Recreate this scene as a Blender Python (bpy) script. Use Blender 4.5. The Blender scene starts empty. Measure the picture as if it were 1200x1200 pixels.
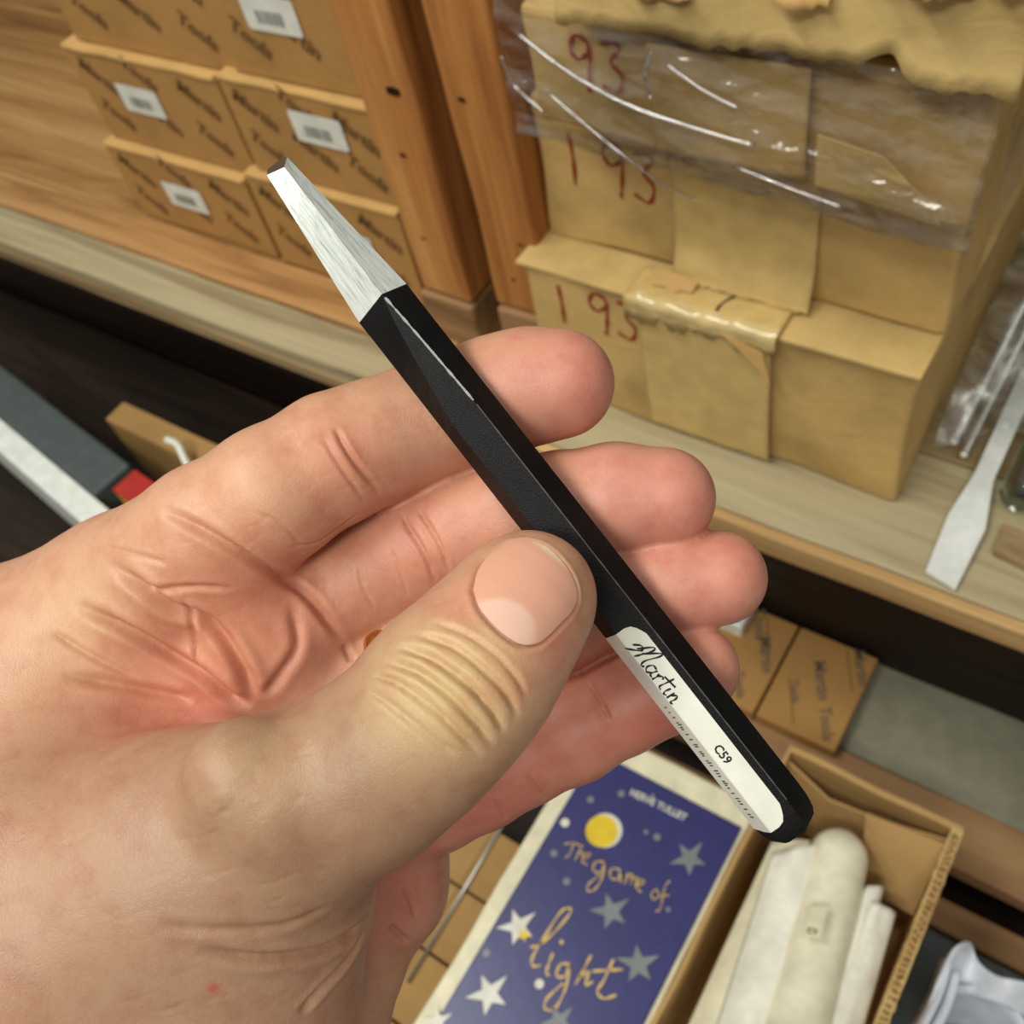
import bpy, bmesh, math, random
import numpy as np
from mathutils import Vector, Matrix, noise
from mathutils.bvhtree import BVHTree

# ------------------------------------------------------------------ camera, world, lights
sc = bpy.context.scene
COL = sc.collection
F = 1150.0                                             # focal length in pixels of the 1200 px frame
def _n(v): return v / np.linalg.norm(v)
AZ = -_n(np.array([260., -840., -1150.]))              # world up seen from the camera
AX = np.array([2050., -830., 1150.]); AX = _n(AX - AZ * AX.dot(AZ))
AY = np.cross(AZ, AX)
M3 = np.array([AX, AY, AZ])                            # camera axes -> world axes
def ray(u, v): return M3 @ np.array([(u - 600) / F, -(v - 600) / F, -1.])
CAM = -ray(840, 600) * 0.75                            # world origin: front edge of the main shelf
def at(u, v, d): return CAM + ray(u, v) * d

cd = bpy.data.cameras.new('camera'); cam = bpy.data.objects.new('camera', cd); COL.objects.link(cam)
cd.sensor_width = 36; cd.lens = 36 * F / 1200; cd.clip_start = 0.01; cd.clip_end = 50
mw = Matrix.Identity(4)
for i in range(3):
    for j in range(3): mw[i][j] = M3[i][j]
    mw[i][3] = CAM[i]
cam.matrix_world = mw
cd.dof.use_dof = True; cd.dof.focus_distance = 0.192; cd.dof.aperture_fstop = 26
sc.camera = cam

w = bpy.data.worlds.new('world'); sc.world = w; w.use_nodes = True
w.node_tree.nodes['Background'].inputs[0].default_value = (1.0, .93, .82, 1)
w.node_tree.nodes['Background'].inputs[1].default_value = .28

def area_light(name, loc, target, sx, sy, power, color):
    l = bpy.data.lights.new(name, 'AREA'); l.shape = 'RECTANGLE'; l.size = sx; l.size_y = sy
    l.energy = power; l.color = color
    o = bpy.data.objects.new(name, l); COL.objects.link(o); o.location = loc
    o.rotation_euler = (Vector(target) - Vector(loc)).to_track_quat('-Z', 'Y').to_euler()
    return o
area_light('tube_and_fill_light', (-.75, -.75, 2.35), (-.1, -.2, .1), 1.3, .30, 31, (.98, .98, .88))
area_light('tube_and_fill_light', (.25, -1.75, 2.35), (.1, -.2, .1), 1.3, .30, 27, (.98, .98, .88))
area_light('tube_and_fill_light', (1.0, -.55, 2.35), (.1, -.2, .1), 1.3, .30, 8, (.98, .98, .88))  # extra fill lamp added on the right to brighten the open carton

sc.view_settings.view_transform = 'Standard'; sc.view_settings.look = 'None'
sc.view_settings.exposure = 0.0; sc.view_settings.gamma = 1.0
sc.view_settings.use_curve_mapping = False

# ------------------------------------------------------------------ materials
def lin(c):
    return tuple(((x / 255) / 12.92 if x / 255 <= .04045 else ((x / 255 + .055) / 1.055) ** 2.4) for x in c)
def L4(c): return lin(c) + (1,)
def base_mat(name, rough=.6, spec=.4):
    m = bpy.data.materials.new(name); m.use_nodes = True
    b = m.node_tree.nodes['Principled BSDF']
    b.inputs['Roughness'].default_value = rough; b.inputs['Specular IOR Level'].default_value = spec
    return m, m.node_tree, b
def nd(nt, t, **kw):
    x = nt.nodes.new(t)
    for k, v in kw.items(): setattr(x, k, v)
    return x
def coords(nt, scale):
    tc = nd(nt, 'ShaderNodeTexCoord'); mp = nd(nt, 'ShaderNodeMapping')
    mp.inputs['Scale'].default_value = scale
    nt.links.new(tc.outputs['Object'], mp.inputs['Vector']); return mp.outputs[0]
def tnoise(nt, vec, scale, detail=4, rough=.55, dist=0):
    x = nd(nt, 'ShaderNodeTexNoise'); x.inputs['Scale'].default_value = scale
    x.inputs['Detail'].default_value = detail; x.inputs['Roughness'].default_value = rough
    x.inputs['Distortion'].default_value = dist
    nt.links.new(vec, x.inputs['Vector']); return x.outputs['Fac']
def ramp(nt, fac, stops):
    r = nd(nt, 'ShaderNodeValToRGB'); e = r.color_ramp.elements
    while len(e) < len(stops): e.new(.5)
    for k, (p, c) in zip(e, stops): k.position = p; k.color = L4(c)
    nt.links.new(fac, r.inputs[0]); return r.outputs[0]
def bump(nt, b, h, strength, dist):
    x = nd(nt, 'ShaderNodeBump'); x.inputs['Strength'].default_value = strength; x.inputs['Distance'].default_value = dist
    nt.links.new(h, x.inputs['Height']); nt.links.new(x.outputs[0], b.inputs['Normal'])
def plain(name, c, rough=.6, spec=.4, metal=0):
    m, nt, b = base_mat(name, rough, spec); b.inputs['Base Color'].default_value = L4(c)
    b.inputs['Metallic'].default_value = metal
    v = tnoise(nt, coords(nt, (1, 1, 1)), 60, 3); bump(nt, b, v, .12, .001)
    d = tuple(max(0, x * .93) for x in c); e = tuple(min(255, x * 1.03) for x in c)
    nt.links.new(ramp(nt, v, [(.3, d), (.7, e)]), b.inputs['Base Color']); return m
def cardboard(name, c, var=.13, scale=9):
    m, nt, b = base_mat(name, .72, .25)
    v = tnoise(nt, coords(nt, (1, 1, 1)), scale, 6, .6)
    d = tuple(x * (1 - var) for x in c); e = tuple(min(255, x * (1 + var * .6)) for x in c)
    nt.links.new(ramp(nt, v, [(.28, d), (.5, c), (.75, e)]), b.inputs['Base Color'])
    f = tnoise(nt, coords(nt, (1, 1, 1.6)), 34, 6, .62, .8); bump(nt, b, f, .35, .003); return m
def wood(name, stops, axis=0, scale=1., rough=.62, spec=.3, seed=0.):
    m, nt, b = base_mat(name, rough, spec)
    s = [22 * scale] * 3; s[axis] = 1.6 * scale
    tc = nd(nt, 'ShaderNodeTexCoord'); mp = nd(nt, 'ShaderNodeMapping')
    mp.inputs['Scale'].default_value = s; mp.inputs['Location'].default_value = (seed, seed * .7, seed * 1.3)
    nt.links.new(tc.outputs['Object'], mp.inputs['Vector'])
    a = tnoise(nt, mp.outputs[0], 1.6, 6, .62, 1.1)
    s2 = [160 * scale] * 3; s2[axis] = 4 * scale
    g = tnoise(nt, coords(nt, s2), 1.5, 4, .6, .3)
    mx = nd(nt, 'ShaderNodeMath', operation='MULTIPLY_ADD'); mx.inputs[1].default_value = .35
    nt.links.new(g, mx.inputs[0]); nt.links.new(a, mx.inputs[2])
    sb = nd(nt, 'ShaderNodeMath', operation='SUBTRACT'); sb.inputs[1].default_value = .175
    nt.links.new(mx.outputs[0], sb.inputs[0])
    nt.links.new(ramp(nt, sb.outputs[0], stops), b.inputs['Base Color'])
    bump(nt, b, g, .25, .0015); return m
def film(name, tint=(1, 1, 1), fac=.16, rough=.14, haze=.0):
    m = bpy.data.materials.new(name); m.use_nodes = True; nt = m.node_tree; nt.nodes.clear()
    o = nd(nt, 'ShaderNodeOutputMaterial'); mx = nd(nt, 'ShaderNodeMixShader'); mx.inputs[0].default_value = fac
    t = nd(nt, 'ShaderNodeBsdfTransparent'); t.inputs[0].default_value = tint + (1,)
    g = nd(nt, 'ShaderNodeBsdfGlossy'); g.inputs['Roughness'].default_value = rough
    bp = nd(nt, 'ShaderNodeBump'); bp.inputs['Strength'].default_value = .5; bp.inputs['Distance'].default_value = .004
    v = tnoise(nt, coords(nt, (1, 1, 2.2)), 28, 4, .6, .8)
    nt.links.new(v, bp.inputs['Height']); nt.links.new(bp.outputs[0], g.inputs['Normal'])
    under = t.outputs[0]
    if haze:
        df = nd(nt, 'ShaderNodeBsdfDiffuse'); df.inputs[0].default_value = (.8, .78, .74, 1); hz = nd(nt, 'ShaderNodeMixShader')
        mr = nd(nt, 'ShaderNodeMapRange'); mr.inputs['From Min'].default_value = .4; mr.inputs['From Max'].default_value = .75; mr.inputs['To Max'].default_value = haze * 2
        nt.links.new(tnoise(nt, coords(nt, (1, 1, 3)), 18, 5, .65, 1.2), mr.inputs['Value'])
        nt.links.new(mr.outputs[0], hz.inputs[0]); nt.links.new(t.outputs[0], hz.inputs[1]); nt.links.new(df.outputs[0], hz.inputs[2]); under = hz.outputs[0]
    nt.links.new(under, mx.inputs[1]); nt.links.new(g.outputs[0], mx.inputs[2]); nt.links.new(mx.outputs[0], o.inputs[0])
    return m

MAT = dict(
    carton_a=cardboard('carton_tan', (176, 132, 77), .08),
    carton_edge=cardboard('carton_edge_pale', (204, 164, 104), .1),
    kraft=cardboard('kraft_board', (192, 160, 102), .2, 11),
    kraft_b=cardboard('kraft_board_pale', (200, 171, 112), .17, 9),
    kraft_c=cardboard('kraft_open_carton', (186, 150, 98), .12, 8),
    kraft_dark=cardboard('kraft_shelf_box', (176, 138, 86), .1, 9),
    grey_plank=wood('weathered_grey_plank', [(.3, (128, 112, 84)), (.5, (170, 156, 122)), (.72, (190, 178, 145))], 0, .7),
    grey_plank_b=wood('weathered_brown_plank', [(.3, (112, 88, 60)), (.5, (154, 130, 94)), (.72, (178, 154, 116))], 0, .7, seed=3.),
    orange_plank=wood('orange_pine_plank', [(.3, (140, 98, 58)), (.5, (180, 135, 85)), (.72, (200, 158, 106))], 0, .8, seed=5.),
    brown_plank=wood('brown_pine_plank', [(.28, (118, 80, 44)), (.5, (168, 124, 75)), (.72, (194, 152, 100))], 0, .55, seed=9.),
    edge_wood=wood('shelf_lip_pine', [(.3, (140, 104, 62)), (.5, (184, 147, 96)), (.72, (206, 172, 120))], 0, .8, seed=2.),
    post_wood=wood('post_fir', [(.28, (128, 74, 34)), (.5, (176, 116, 60)), (.75, (206, 150, 88))], 2, .6, seed=4.),
    post_red=wood('post_red_fir', [(.28, (84, 40, 20)), (.5, (128, 68, 34)), (.75, (156, 92, 50))], 2, .6, seed=7.),
    shade_dark_wood=wood('shade_dark_board', [(.3, (24, 16, 11)), (.5, (40, 28, 20)), (.72, (54, 40, 29))], 0, .6, seed=1.),  # wood darkened so its colour supplies the shade under the shelf
    rail_wood=wood('old_brown_rail', [(.3, (112, 82, 54)), (.5, (148, 112, 76)), (.72, (170, 134, 94))], 0, .7, seed=6.),
    grey_sheet=plain('grey_shelf_sheet', (142, 138, 118), .55, .3),
    tape=plain('paper_packing_tape', (208, 178, 116), .35, .5),
    paper=plain('white_label_paper', (226, 226, 216), .6, .3),
    cream=plain('cream_paper', (236, 230, 200), .6, .3),
    white_sheet=plain('white_wrapping_paper', (246, 244, 232), .55, .35),
    wax=plain('cream_wax', (246, 240, 214), .4, .5),
    ink=plain('brown_print_ink', (120, 88, 53), .7, .2),
    grey_ink=plain('grey_print_ink', (112, 100, 84), .7, .2),
    bar_ink=plain('grey_barcode_ink', (150, 152, 148), .7, .2),
    red_ink=plain('red_marker_ink', (150, 48, 26), .5, .3),
    black_ink=plain('black_print_ink', (24, 22, 24), .6, .3),
    navy=plain('navy_cover', (48, 50, 114), .32, .5),
    star=plain('silver_star_print', (222, 222, 210), .4, .4),
    star_dim=plain('grey_star_print', (128, 134, 136), .4, .4),
    gold=plain('gold_letter_print', (218, 184, 100), .4, .4),
    yellow=plain('yellow_moon_print', (236, 204, 40), .5, .4),
    slate=plain('slate_grey_paint', (84, 92, 94), .5, .4),
    white_bar=plain('white_enamel', (244, 250, 244), .4, .5),
    red=plain('red_card', (188, 52, 44), .5, .4),
    lilac=plain('bluish_white_plastic', (222, 228, 240), .3, .5),
    hole=plain('dark_nail_hole', (48, 26, 12), .9, .1),
    dark=plain('dark_gap', (34, 26, 20), .9, .1),
    rod=plain('galvanised_wire', (190, 190, 184), .35, .5, .7),
    gold_metal=plain('yellow_gold', (226, 178, 110), .2, .5, 1.0),
    steel=plain('reflection_white_steel', (244, 252, 248), .32, .7, .2),  # near-white base paints in a bright reflection on the steel
    film=film('clear_shrink_film', (.9, .89, .87), .14, .15, .07),
    bagfilm=film('clear_bag_film', (.86, .88, .88), .10, .28, .16),
)

# ------------------------------------------------------------------ object helpers
def tag(o, label=None, cat=None, group=None, kind=None):
    if label: o['label'] = label
    if cat: o['category'] = cat
    if group: o['group'] = group
    if kind: o['kind'] = kind
    return o
def wloc(o):
    p = Vector((0, 0, 0))
    while o is not None: p += o.location; o = o.parent
    return p
def empty(name, loc):
    o = bpy.data.objects.new(name, None); COL.objects.link(o); o.location = loc; o.empty_display_size = .02
    return o
def mk(name, verts, faces, mat, parent=None, smooth=False, origin=None):
    """verts in world space; the object origin is the base centre, or the parent's origin"""
    V = [Vector(v) for v in verts]
    if parent is not None: off = wloc(parent)
    elif origin is not None: off = Vector(origin)
    else:
        off = Vector(((min(v.x for v in V) + max(v.x for v in V)) / 2, (min(v.y for v in V) + max(v.y for v in V)) / 2, min(v.z for v in V)))
    me = bpy.data.meshes.new(name); me.from_pydata([v - off for v in V], [], faces)
    if smooth: me.polygons.foreach_set('use_smooth', [True] * len(me.polygons))
    me.materials.append(MAT[mat] if isinstance(mat, str) else mat); me.update()
    o = bpy.data.objects.new(name, me); COL.objects.link(o)
    if parent is not None: o.parent = parent
    else: o.location = off
    return o
def fix_normals(o):
    bm = bmesh.new(); bm.from_mesh(o.data); bmesh.ops.recalc_face_normals(bm, faces=bm.faces); bm.to_mesh(o.data); bm.free(); return o
def rbox(x0, x1, y0, y1, z0, z1, r=.0015, n=(1, 1, 1), amp=0., freq=12., seed=0., bulge=0., skew=None):
    """rounded box as a welded grid with optional dents; returns world verts and faces"""
    lo = (x0, y0, z0); hi = (x1, y1, z1)
    ax = []
    for i in range(3):
        a, b = lo[i], hi[i]; rr = min(r, (b - a) * .45)
        inner = [a + rr + (b - a - 2 * rr) * k / n[i] for k in range(n[i] + 1)]
        ax.append([a] + inner + [b])
    N = [len(a) for a in ax]; idx = {}; V = []; Fc = []
    def vid(i, j, k):
        if (i, j, k) in idx: return idx[(i, j, k)]
        p = Vector((ax[0][i], ax[1][j], ax[2][k])); q = Vector([min(max(p[c], lo[c] + r), hi[c] - r) for c in range(3)])
        d = p - q
        if d.length > 1e-9: p = q + d.normalized() * r
        if amp:
            nv = noise.noise_vector(Vector((p.x * freq + seed, p.y * freq + seed * 2, p.z * freq)))
            p = p + nv * amp
        if bulge:
            fx = (p.x - x0) / (x1 - x0); fz = (p.z - z0) / (z1 - z0)
            s = math.sin(math.pi * min(max(fx, 0), 1)) * math.sin(math.pi * min(max(fz, 0), 1))
            fy = 1 if p.y < (y0 + y1) / 2 else -1
            p.y -= fy * bulge * s
        if skew: p = skew(p)
        idx[(i, j, k)] = len(V); V.append(p); return idx[(i, j, k)]
    def quad(a, b, c, d): Fc.append((vid(*a), vid(*b), vid(*c), vid(*d)))
    for i in range(N[0] - 1):
        for j in range(N[1] - 1):
            quad((i, j, 0), (i, j + 1, 0), (i + 1, j + 1, 0), (i + 1, j, 0))
            k = N[2] - 1; quad((i, j, k), (i + 1, j, k), (i + 1, j + 1, k), (i, j + 1, k))
        for k in range(N[2] - 1):
            quad((i, 0, k), (i + 1, 0, k), (i + 1, 0, k + 1), (i, 0, k + 1))
            j = N[1] - 1; quad((i, j, k), (i, j, k + 1), (i + 1, j, k + 1), (i + 1, j, k))
    for j in range(N[1] - 1):
        for k in range(N[2] - 1):
            quad((0, j, k), (0, j, k + 1), (0, j + 1, k + 1), (0, j + 1, k))
            i = N[0] - 1; quad((i, j, k), (i, j + 1, k), (i, j + 1, k + 1), (i, j, k + 1))
    return V, Fc
def box(name, x0, x1, y0, y1, z0, z1, mat, parent=None, **kw):
    V, Fc = rbox(x0, x1, y0, y1, z0, z1, **kw); return mk(name, V, Fc, mat, parent)
def rot_box(name, c, size, angs, mat, parent=None, r=.001, **kw):
    V, Fc = rbox(-size[0] / 2, size[0] / 2, -size[1] / 2, size[1] / 2, -size[2] / 2, size[2] / 2, r=r, **kw)
    from mathutils import Euler
    R = Euler(angs).to_matrix(); return mk(name, [R @ v + Vector(c) for v in V], Fc, mat, parent)
def catmull(P, n=8):
    P = [np.array(p, float) for p in P]
    if len(P) < 3: return P
    Q = [2 * P[0] - P[1]] + P + [2 * P[-1] - P[-2]]; out = []
    for i in range(1, len(Q) - 2):
        for k in range(n):
            t = k / n; a, b, c, d = Q[i - 1], Q[i], Q[i + 1], Q[i + 2]
            out.append(.5 * (2 * b + (c - a) * t + (2 * a - 5 * b + 4 * c - d) * t * t + (3 * b - a - 3 * c + d) * t ** 3))
    out.append(P[-1]); return out
def ribbon(strokes, width, put, smooth=True, n=8):
    """flat pen strokes; put(x, y) -> world point"""
    V, Fc = [], []
    for s in strokes:
        P = catmull(s, n) if smooth else [np.array(p, float) for p in s]
        b = len(V)
        for i, p in enumerate(P):
            t = P[min(i + 1, len(P) - 1)] - P[max(i - 1, 0)]; L = np.linalg.norm(t) or 1; nn = np.array([-t[1], t[0]]) / L
            ww = width * (.75 + .25 * math.sin(i * .7)) / 2
            V += [put(*(p + nn * ww)), put(*(p - nn * ww))]
        for i in range(len(P) - 1): Fc.append((b + 2 * i, b + 2 * i + 1, b + 2 * i + 3, b + 2 * i + 2))
    return V, Fc
def frame(o, ex, ey, off=0.):
    o = Vector(o); ex = Vector(ex).normalized(); ey = Vector(ey).normalized(); nn = ex.cross(ey)
    return lambda x, y: o + ex * x + ey * y + nn * off
_txt = {}
def text_mesh(s, size=1.):
    """2-D outline of a word from the built-in font, as (verts, faces)"""
    if s not in _txt:
        c = bpy.data.curves.new('t', 'FONT'); c.body = s; c.size = 1; c.resolution_u = 2; c.offset = .022
        o = bpy.data.objects.new('t', c); COL.objects.link(o)
        dg = bpy.context.evaluated_depsgraph_get(); me = bpy.data.meshes.new_from_object(o.evaluated_get(dg))
        _txt[s] = ([(v.co.x, v.co.y) for v in me.vertices], [tuple(p.vertices) for p in me.polygons])
        bpy.data.objects.remove(o); bpy.data.curves.remove(c); bpy.data.meshes.remove(me)
    return _txt[s]
def text(name, s, size, put, mat, parent, ang=0., pos=(0, 0), sx=1.):
    v, f = text_mesh(s); ca, sa = math.cos(ang), math.sin(ang)
    return mk(name, [put(pos[0] + size * (x * sx * ca - y * sa), pos[1] + size * (x * sx * sa + y * ca)) for x, y in v], f, mat, parent)
def bvh_of(o):
    off = wloc(o); me = o.data
    return BVHTree.FromPolygons([v.co + off for v in me.vertices], [tuple(p.vertices) for p in me.polygons])
def grid_faces(nu, nv):
    return [(i * nv + j, (i + 1) * nv + j, (i + 1) * nv + j + 1, i * nv + j + 1) for i in range(nu - 1) for j in range(nv - 1)]
def thick(o, t, offset=0.):
    m = o.modifiers.new('thickness', 'SOLIDIFY'); m.thickness = t; m.offset = offset; return o
def tube(pts, rad, seg=10, cap=True):
    P = [Vector(p) for p in pts]; V, Fc = [], []; up = Vector((.13, .2, .97))
    for i, p in enumerate(P):
        t = (P[min(i + 1, len(P) - 1)] - P[max(i - 1, 0)]).normalized(); a = t.cross(up).normalized(); b = t.cross(a)
        r = rad[i] if isinstance(rad, (list, tuple)) else rad
        for k in range(seg): th = 2 * math.pi * k / seg; V.append(p + a * math.cos(th) * r + b * math.sin(th) * r)
    for i in range(len(P) - 1):
        for k in range(seg): Fc.append((i * seg + k, i * seg + (k + 1) % seg, (i + 1) * seg + (k + 1) % seg, (i + 1) * seg + k))
    if cap: Fc += [tuple(range(seg)), tuple(range(len(V) - 1, len(V) - seg - 1, -1))]
    return V, Fc

# ------------------------------------------------------------------ the setting: floor, back wall, shelving
fl = box('floor', -1.9, .9, -1.6, 1.0, -.47, -.45, 'shade_dark_wood'); tag(fl, 'dark worn wooden floor under the shelving', 'floor', kind='structure')
wb = box('wall_back', -1.9, .9, .50, .53, -.45, 1.1, 'shade_dark_wood'); tag(wb, 'dark wooden wall behind the shelving', 'wall', kind='structure')

rack = empty('shelving', (-.3, .2, -.45)); tag(rack, 'rough wooden shelving with a grey front plank and two upright posts', 'shelf')
T = .026
def plank(x0, x1, y0, y1, z1, t, mat, name='shelf_plank', seed=0):
    return box(name, x0, x1, y0, y1, z1 - t, z1, mat, rack, r=.002, n=(40, 2, 1), amp=.0016, freq=9, seed=seed)
plank(-1.8, -.293, .0, .048, 0, T, 'grey_plank', seed=1)
plank(-1.8, -.293, .0495, .098, .003, T, 'orange_plank', seed=2)
plank(-1.8, -.293, .1, .235, .002, T, 'brown_plank', seed=3)
plank(-1.8, -.293, .238, .36, .001, T, 'brown_plank', seed=4)
plank(-1.8, -.293, .363, .50, .0, T, 'brown_plank', seed=5)
plank(-.292, .9, .006, .115, 0, T, 'grey_plank', seed=6)
plank(-.292, .9, .117, .24, 0, T, 'grey_plank_b', seed=7)
plank(-.292, .9, .243, .50, 0, T, 'grey_plank_b', seed=8)
plank(-.292, .9, -.004, .0055, -.0005, .024, 'edge_wood', name='front_lip', seed=9)
plank(-1.8, -.293, -.004, -.0005, -.012, .016, 'grey_plank_b', name='front_lip', seed=10)

def post(x0, x1, y0, y1, z0, z1, mat, seed, holes=()):
    p = box('post', x0, x1, y0, y1, z0, z1, mat, rack, r=.003, n=(3, 3, 40), amp=.0028, freq=10, seed=seed)
    bv = bvh_of(p)
    for hx, hz, s in holes:
        h = bv.ray_cast(Vector((hx, -.5, hz)), Vector((0, 1, 0)))[0]
        if h is None: continue
        ring = [(0, 0)] + [(math.cos(a * .785) * s * (1.5 if a % 2 else 1), math.sin(a * .785) * s * .6) for a in range(8)]
        mk('nail_hole', [(h.x + a, h.y - (.0006 if i else -.0) - .0003, h.z + b) for i, (a, b) in enumerate(ring)],
           [(0, 1 + k, 1 + (k + 1) % 8) for k in range(8)], 'hole', p)
    return p
post(-.322, -.268, .075, .17, .056, .95, 'post_wood', 11, [(-.285, .255, .006), (-.295, .20, .003), (-.30, .12, .002)])
post(-.345, -.3225, .098, .17, .0, .95, 'post_red', 12)
post(-.325, -.268, .072, .16, .0, .0545, 'rail_wood', 13)
post(-.2655, -.246, .15, .19, .0, .95, 'shade_dark_wood', 16)  # dark filler standing in for shade in the gap between the posts
post(-.238, -.186, .075, .17, .066, .95, 'post_wood', 14, [(-.222, .26, .003), (-.215, .1, .002), (-.2, .14, .002)])
post(-.238, -.186, .073, .17, .0, .0645, 'rail_wood', 15)
# lower deck in the back, with a wooden front board and a rail
box('shelf_plank', -.35, .55, .004, .50, -.345, -.325, 'grey_sheet', rack, r=.001)
plank(-.35, .55, -.056, .0025, -.322, .024, 'rail_wood', seed=17)
plank(-.35, .55, -.103, -.075, -.352, .03, 'rail_wood', name='rail', seed=18)
plank(-1.8, .55, .086, .098, -.03, .16, 'shade_dark_wood', name='back_board', seed=19)
plank(-.36, .55, .104, .116, -.03, .293, 'shade_dark_wood', name='back_board', seed=21)  # added dark board in place of the deep shade above the lower deck
plank(-1.8, -.36, .14, .16, -.245, .2, 'shade_dark_wood', name='back_board', seed=20)
box('upright', -.37, -.35, .02, .16, -.45, -.03, 'shade_dark_wood', rack, r=.001)
box('upright', .3, .325, .0, .16, -.45, -.03, 'shade_dark_wood', rack, r=.001)

# ------------------------------------------------------------------ small printed cartons on the left
def printed_front(o, x0, z0, wd, ht, y, seed, phase=0.):
    put = frame((x0, y, z0), (1, 0, 0), (0, 0, 1), .0005)
    rnd = random.Random(seed); ang = math.radians(-33)
    k = 0
    for r in range(3):
        for c in range(3):
            px = wd * (.06 + .33 * c + phase * .1); pz = ht * (.93 - .42 * r) + .012 * (c % 2)
            s = ['Martin', 'Tools'][(r + c) % 2]; sz = .019
            ln = sz * 2.6
            if px + ln * math.cos(ang) > wd - .002 or pz + ln * math.sin(ang) < .004: continue
            text('printed_word', s, sz, put, 'ink', o, ang, (px, pz - .012))
def carton(x0, x1, y0, z0, z1, label, seed, lab=(.32, .42), depth=.20, phase=0.):
    o = empty('carton', ((x0 + x1) / 2, y0 + depth / 2, z0)); tag(o, label, 'box', 'small printed cartons stacked on the left')
    box('body', x0, x1, y0, y0 + depth, z0, z1 - .002, 'carton_a', o, r=.0015, n=(6, 3, 4), amp=.0006, seed=seed)
    box('lid_flap', x0 + .001, x1 - .001, y0 - .0015, y0 + depth * .48, z1 - .0035, z1 + .0005, 'carton_edge', o, r=.0008, n=(14, 2, 1), amp=.0014, freq=25, seed=seed + 3)
    box('lid_flap', x0 + .001, x1 - .001, y0 + depth * .49, y0 + depth, z1 - .0035, z1, 'carton_edge', o, r=.0008, n=(8, 2, 1), amp=.001, freq=25, seed=seed + 5)
    printed_front(o, x0, z0, x1 - x0, z1 - z0, y0 - .0008, seed, phase)
    lx, lz = x0 + (x1 - x0) * lab[0], z0 + (z1 - z0) * lab[1]
    put = frame((lx, y0 - .0012, lz), (1, 0, 0), (0, 0, 1), .0004)
    W, H = .060, .030
    P = []
    for cx, cy, a0 in ((W - .003, H - .003, 0), (.003, H - .003, 90), (.003, .003, 180), (W - .003, .003, 270)):
        for k in range(4): a = math.radians(a0 + 30 * k); P.append((cx + .003 * math.cos(a), cy + .003 * math.sin(a)))
    l = mk('sticker', [put(*p) for p in P], [tuple(range(len(P)))], 'paper', o); l['label'] = 'white barcode sticker'
    putb = frame((lx, y0 - .0016, lz), (1, 0, 0), (0, 0, 1), .0005)
    V, Fc = [], []; rnd = random.Random(seed); x = .014
    while x < .044:
        wd = rnd.choice((.0008, .0014, .002)); b = len(V)
        V += [putb(x, .007), putb(x + wd, .007), putb(x + wd, .018), putb(x, .018)]; Fc.append((b, b + 1, b + 2, b + 3)); x += wd + rnd.choice((.0008, .0014))
    mk('barcode', V, Fc, 'bar_ink', l)
    return o
Z1, Z2, Z3 = .099, .204, .312
carton(-.762, -.549, .100, .004, Z1, 'tan printed carton, bottom of the left column on the shelf', 1, (.34, .36))
carton(-.752, -.535, .109, Z1 + .002, Z2, 'tan printed carton, middle of the left column on the shelf', 2, (.27, .42))
carton(-.735, -.510, .118, Z2 + .002, Z3, 'tan printed carton on top of the left column', 3, (.2, .55), phase=.5)
carton(-.540, -.349, .098, .004, .113, 'tan printed carton, bottom of the column beside the post', 4, (.45, .38))
carton(-.525, -.347, .105, .115, .211, 'tan printed carton, middle of the column beside the post', 5, (.44, .50))
carton(-.505, -.347, .112, .213, .32, 'tan printed carton on top of the column beside the post', 6, (.28, .42), phase=.5)

# ------------------------------------------------------------------ big kraft cartons on the right
def conform(bv, p, d, off):
    h = bv.ray_cast(Vector(p), Vector(d))
    return (h[0] - Vector(d) * off) if h[0] is not None else None
def front_put(bv, y_def, off):
    def put(x, z):
        h = conform(bv, (x, -.3, z), (0, 1, 0), off)
        return h if h is not None else Vector((x, y_def - off, z))
    return put
def digits(s, x, z, hgt, put, parent, width=.0032, slant=0.):
    G = {'1': [[(0, 1), (.02, .5), (-.02, 0)]],
         '9': [[(.45, .72), (.2, .58), (.02, .75), (.16, .98), (.42, .92), (.47, .7), (.42, .3), (.36, 0)]],
         '3': [[(.0, .92), (.3, .95), (.42, .85), (.2, .62), (.42, .4), (.3, .08), (-.05, .16)]]}
    for i, c in enumerate(s):
        o = [(x + (i * .82 + px * 1.1) * hgt * .75 + slant * pz, z + pz * hgt) for st in G[c] for px, pz in st]
        V, Fc = ribbon([o], width, put); mk('red_digit', V, Fc, 'red_ink', parent)
def tape_patch(name, x0, x1, prof, bv_dir, parent, mat='tape', jag=.0, seed=0):
    """tape following a profile of (y, z) points, jagged at its last end"""
    rnd = random.Random(seed); nu = 26; V = []
    P = catmull([(a, b) for a, b in prof], 6)
    for i in range(nu):
        x = x0 + (x1 - x0) * i / (nu - 1); j = jag * rnd.random()
        for k, p in enumerate(P):
            y, z = p
            if k == len(P) - 1 and len(P) > 1: d = p - P[-2]; y, z = p + d / (np.linalg.norm(d) or 1) * j
            nz = noise.noise(Vector((x * 60 + seed, y * 60, z * 60))) * .0012
            V.append((x, y - abs(nz), z + abs(nz) * .3))
    o = mk(name, V, grid_faces(nu, len(P)), mat, parent, True); thick(o, .0005); return o

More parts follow.
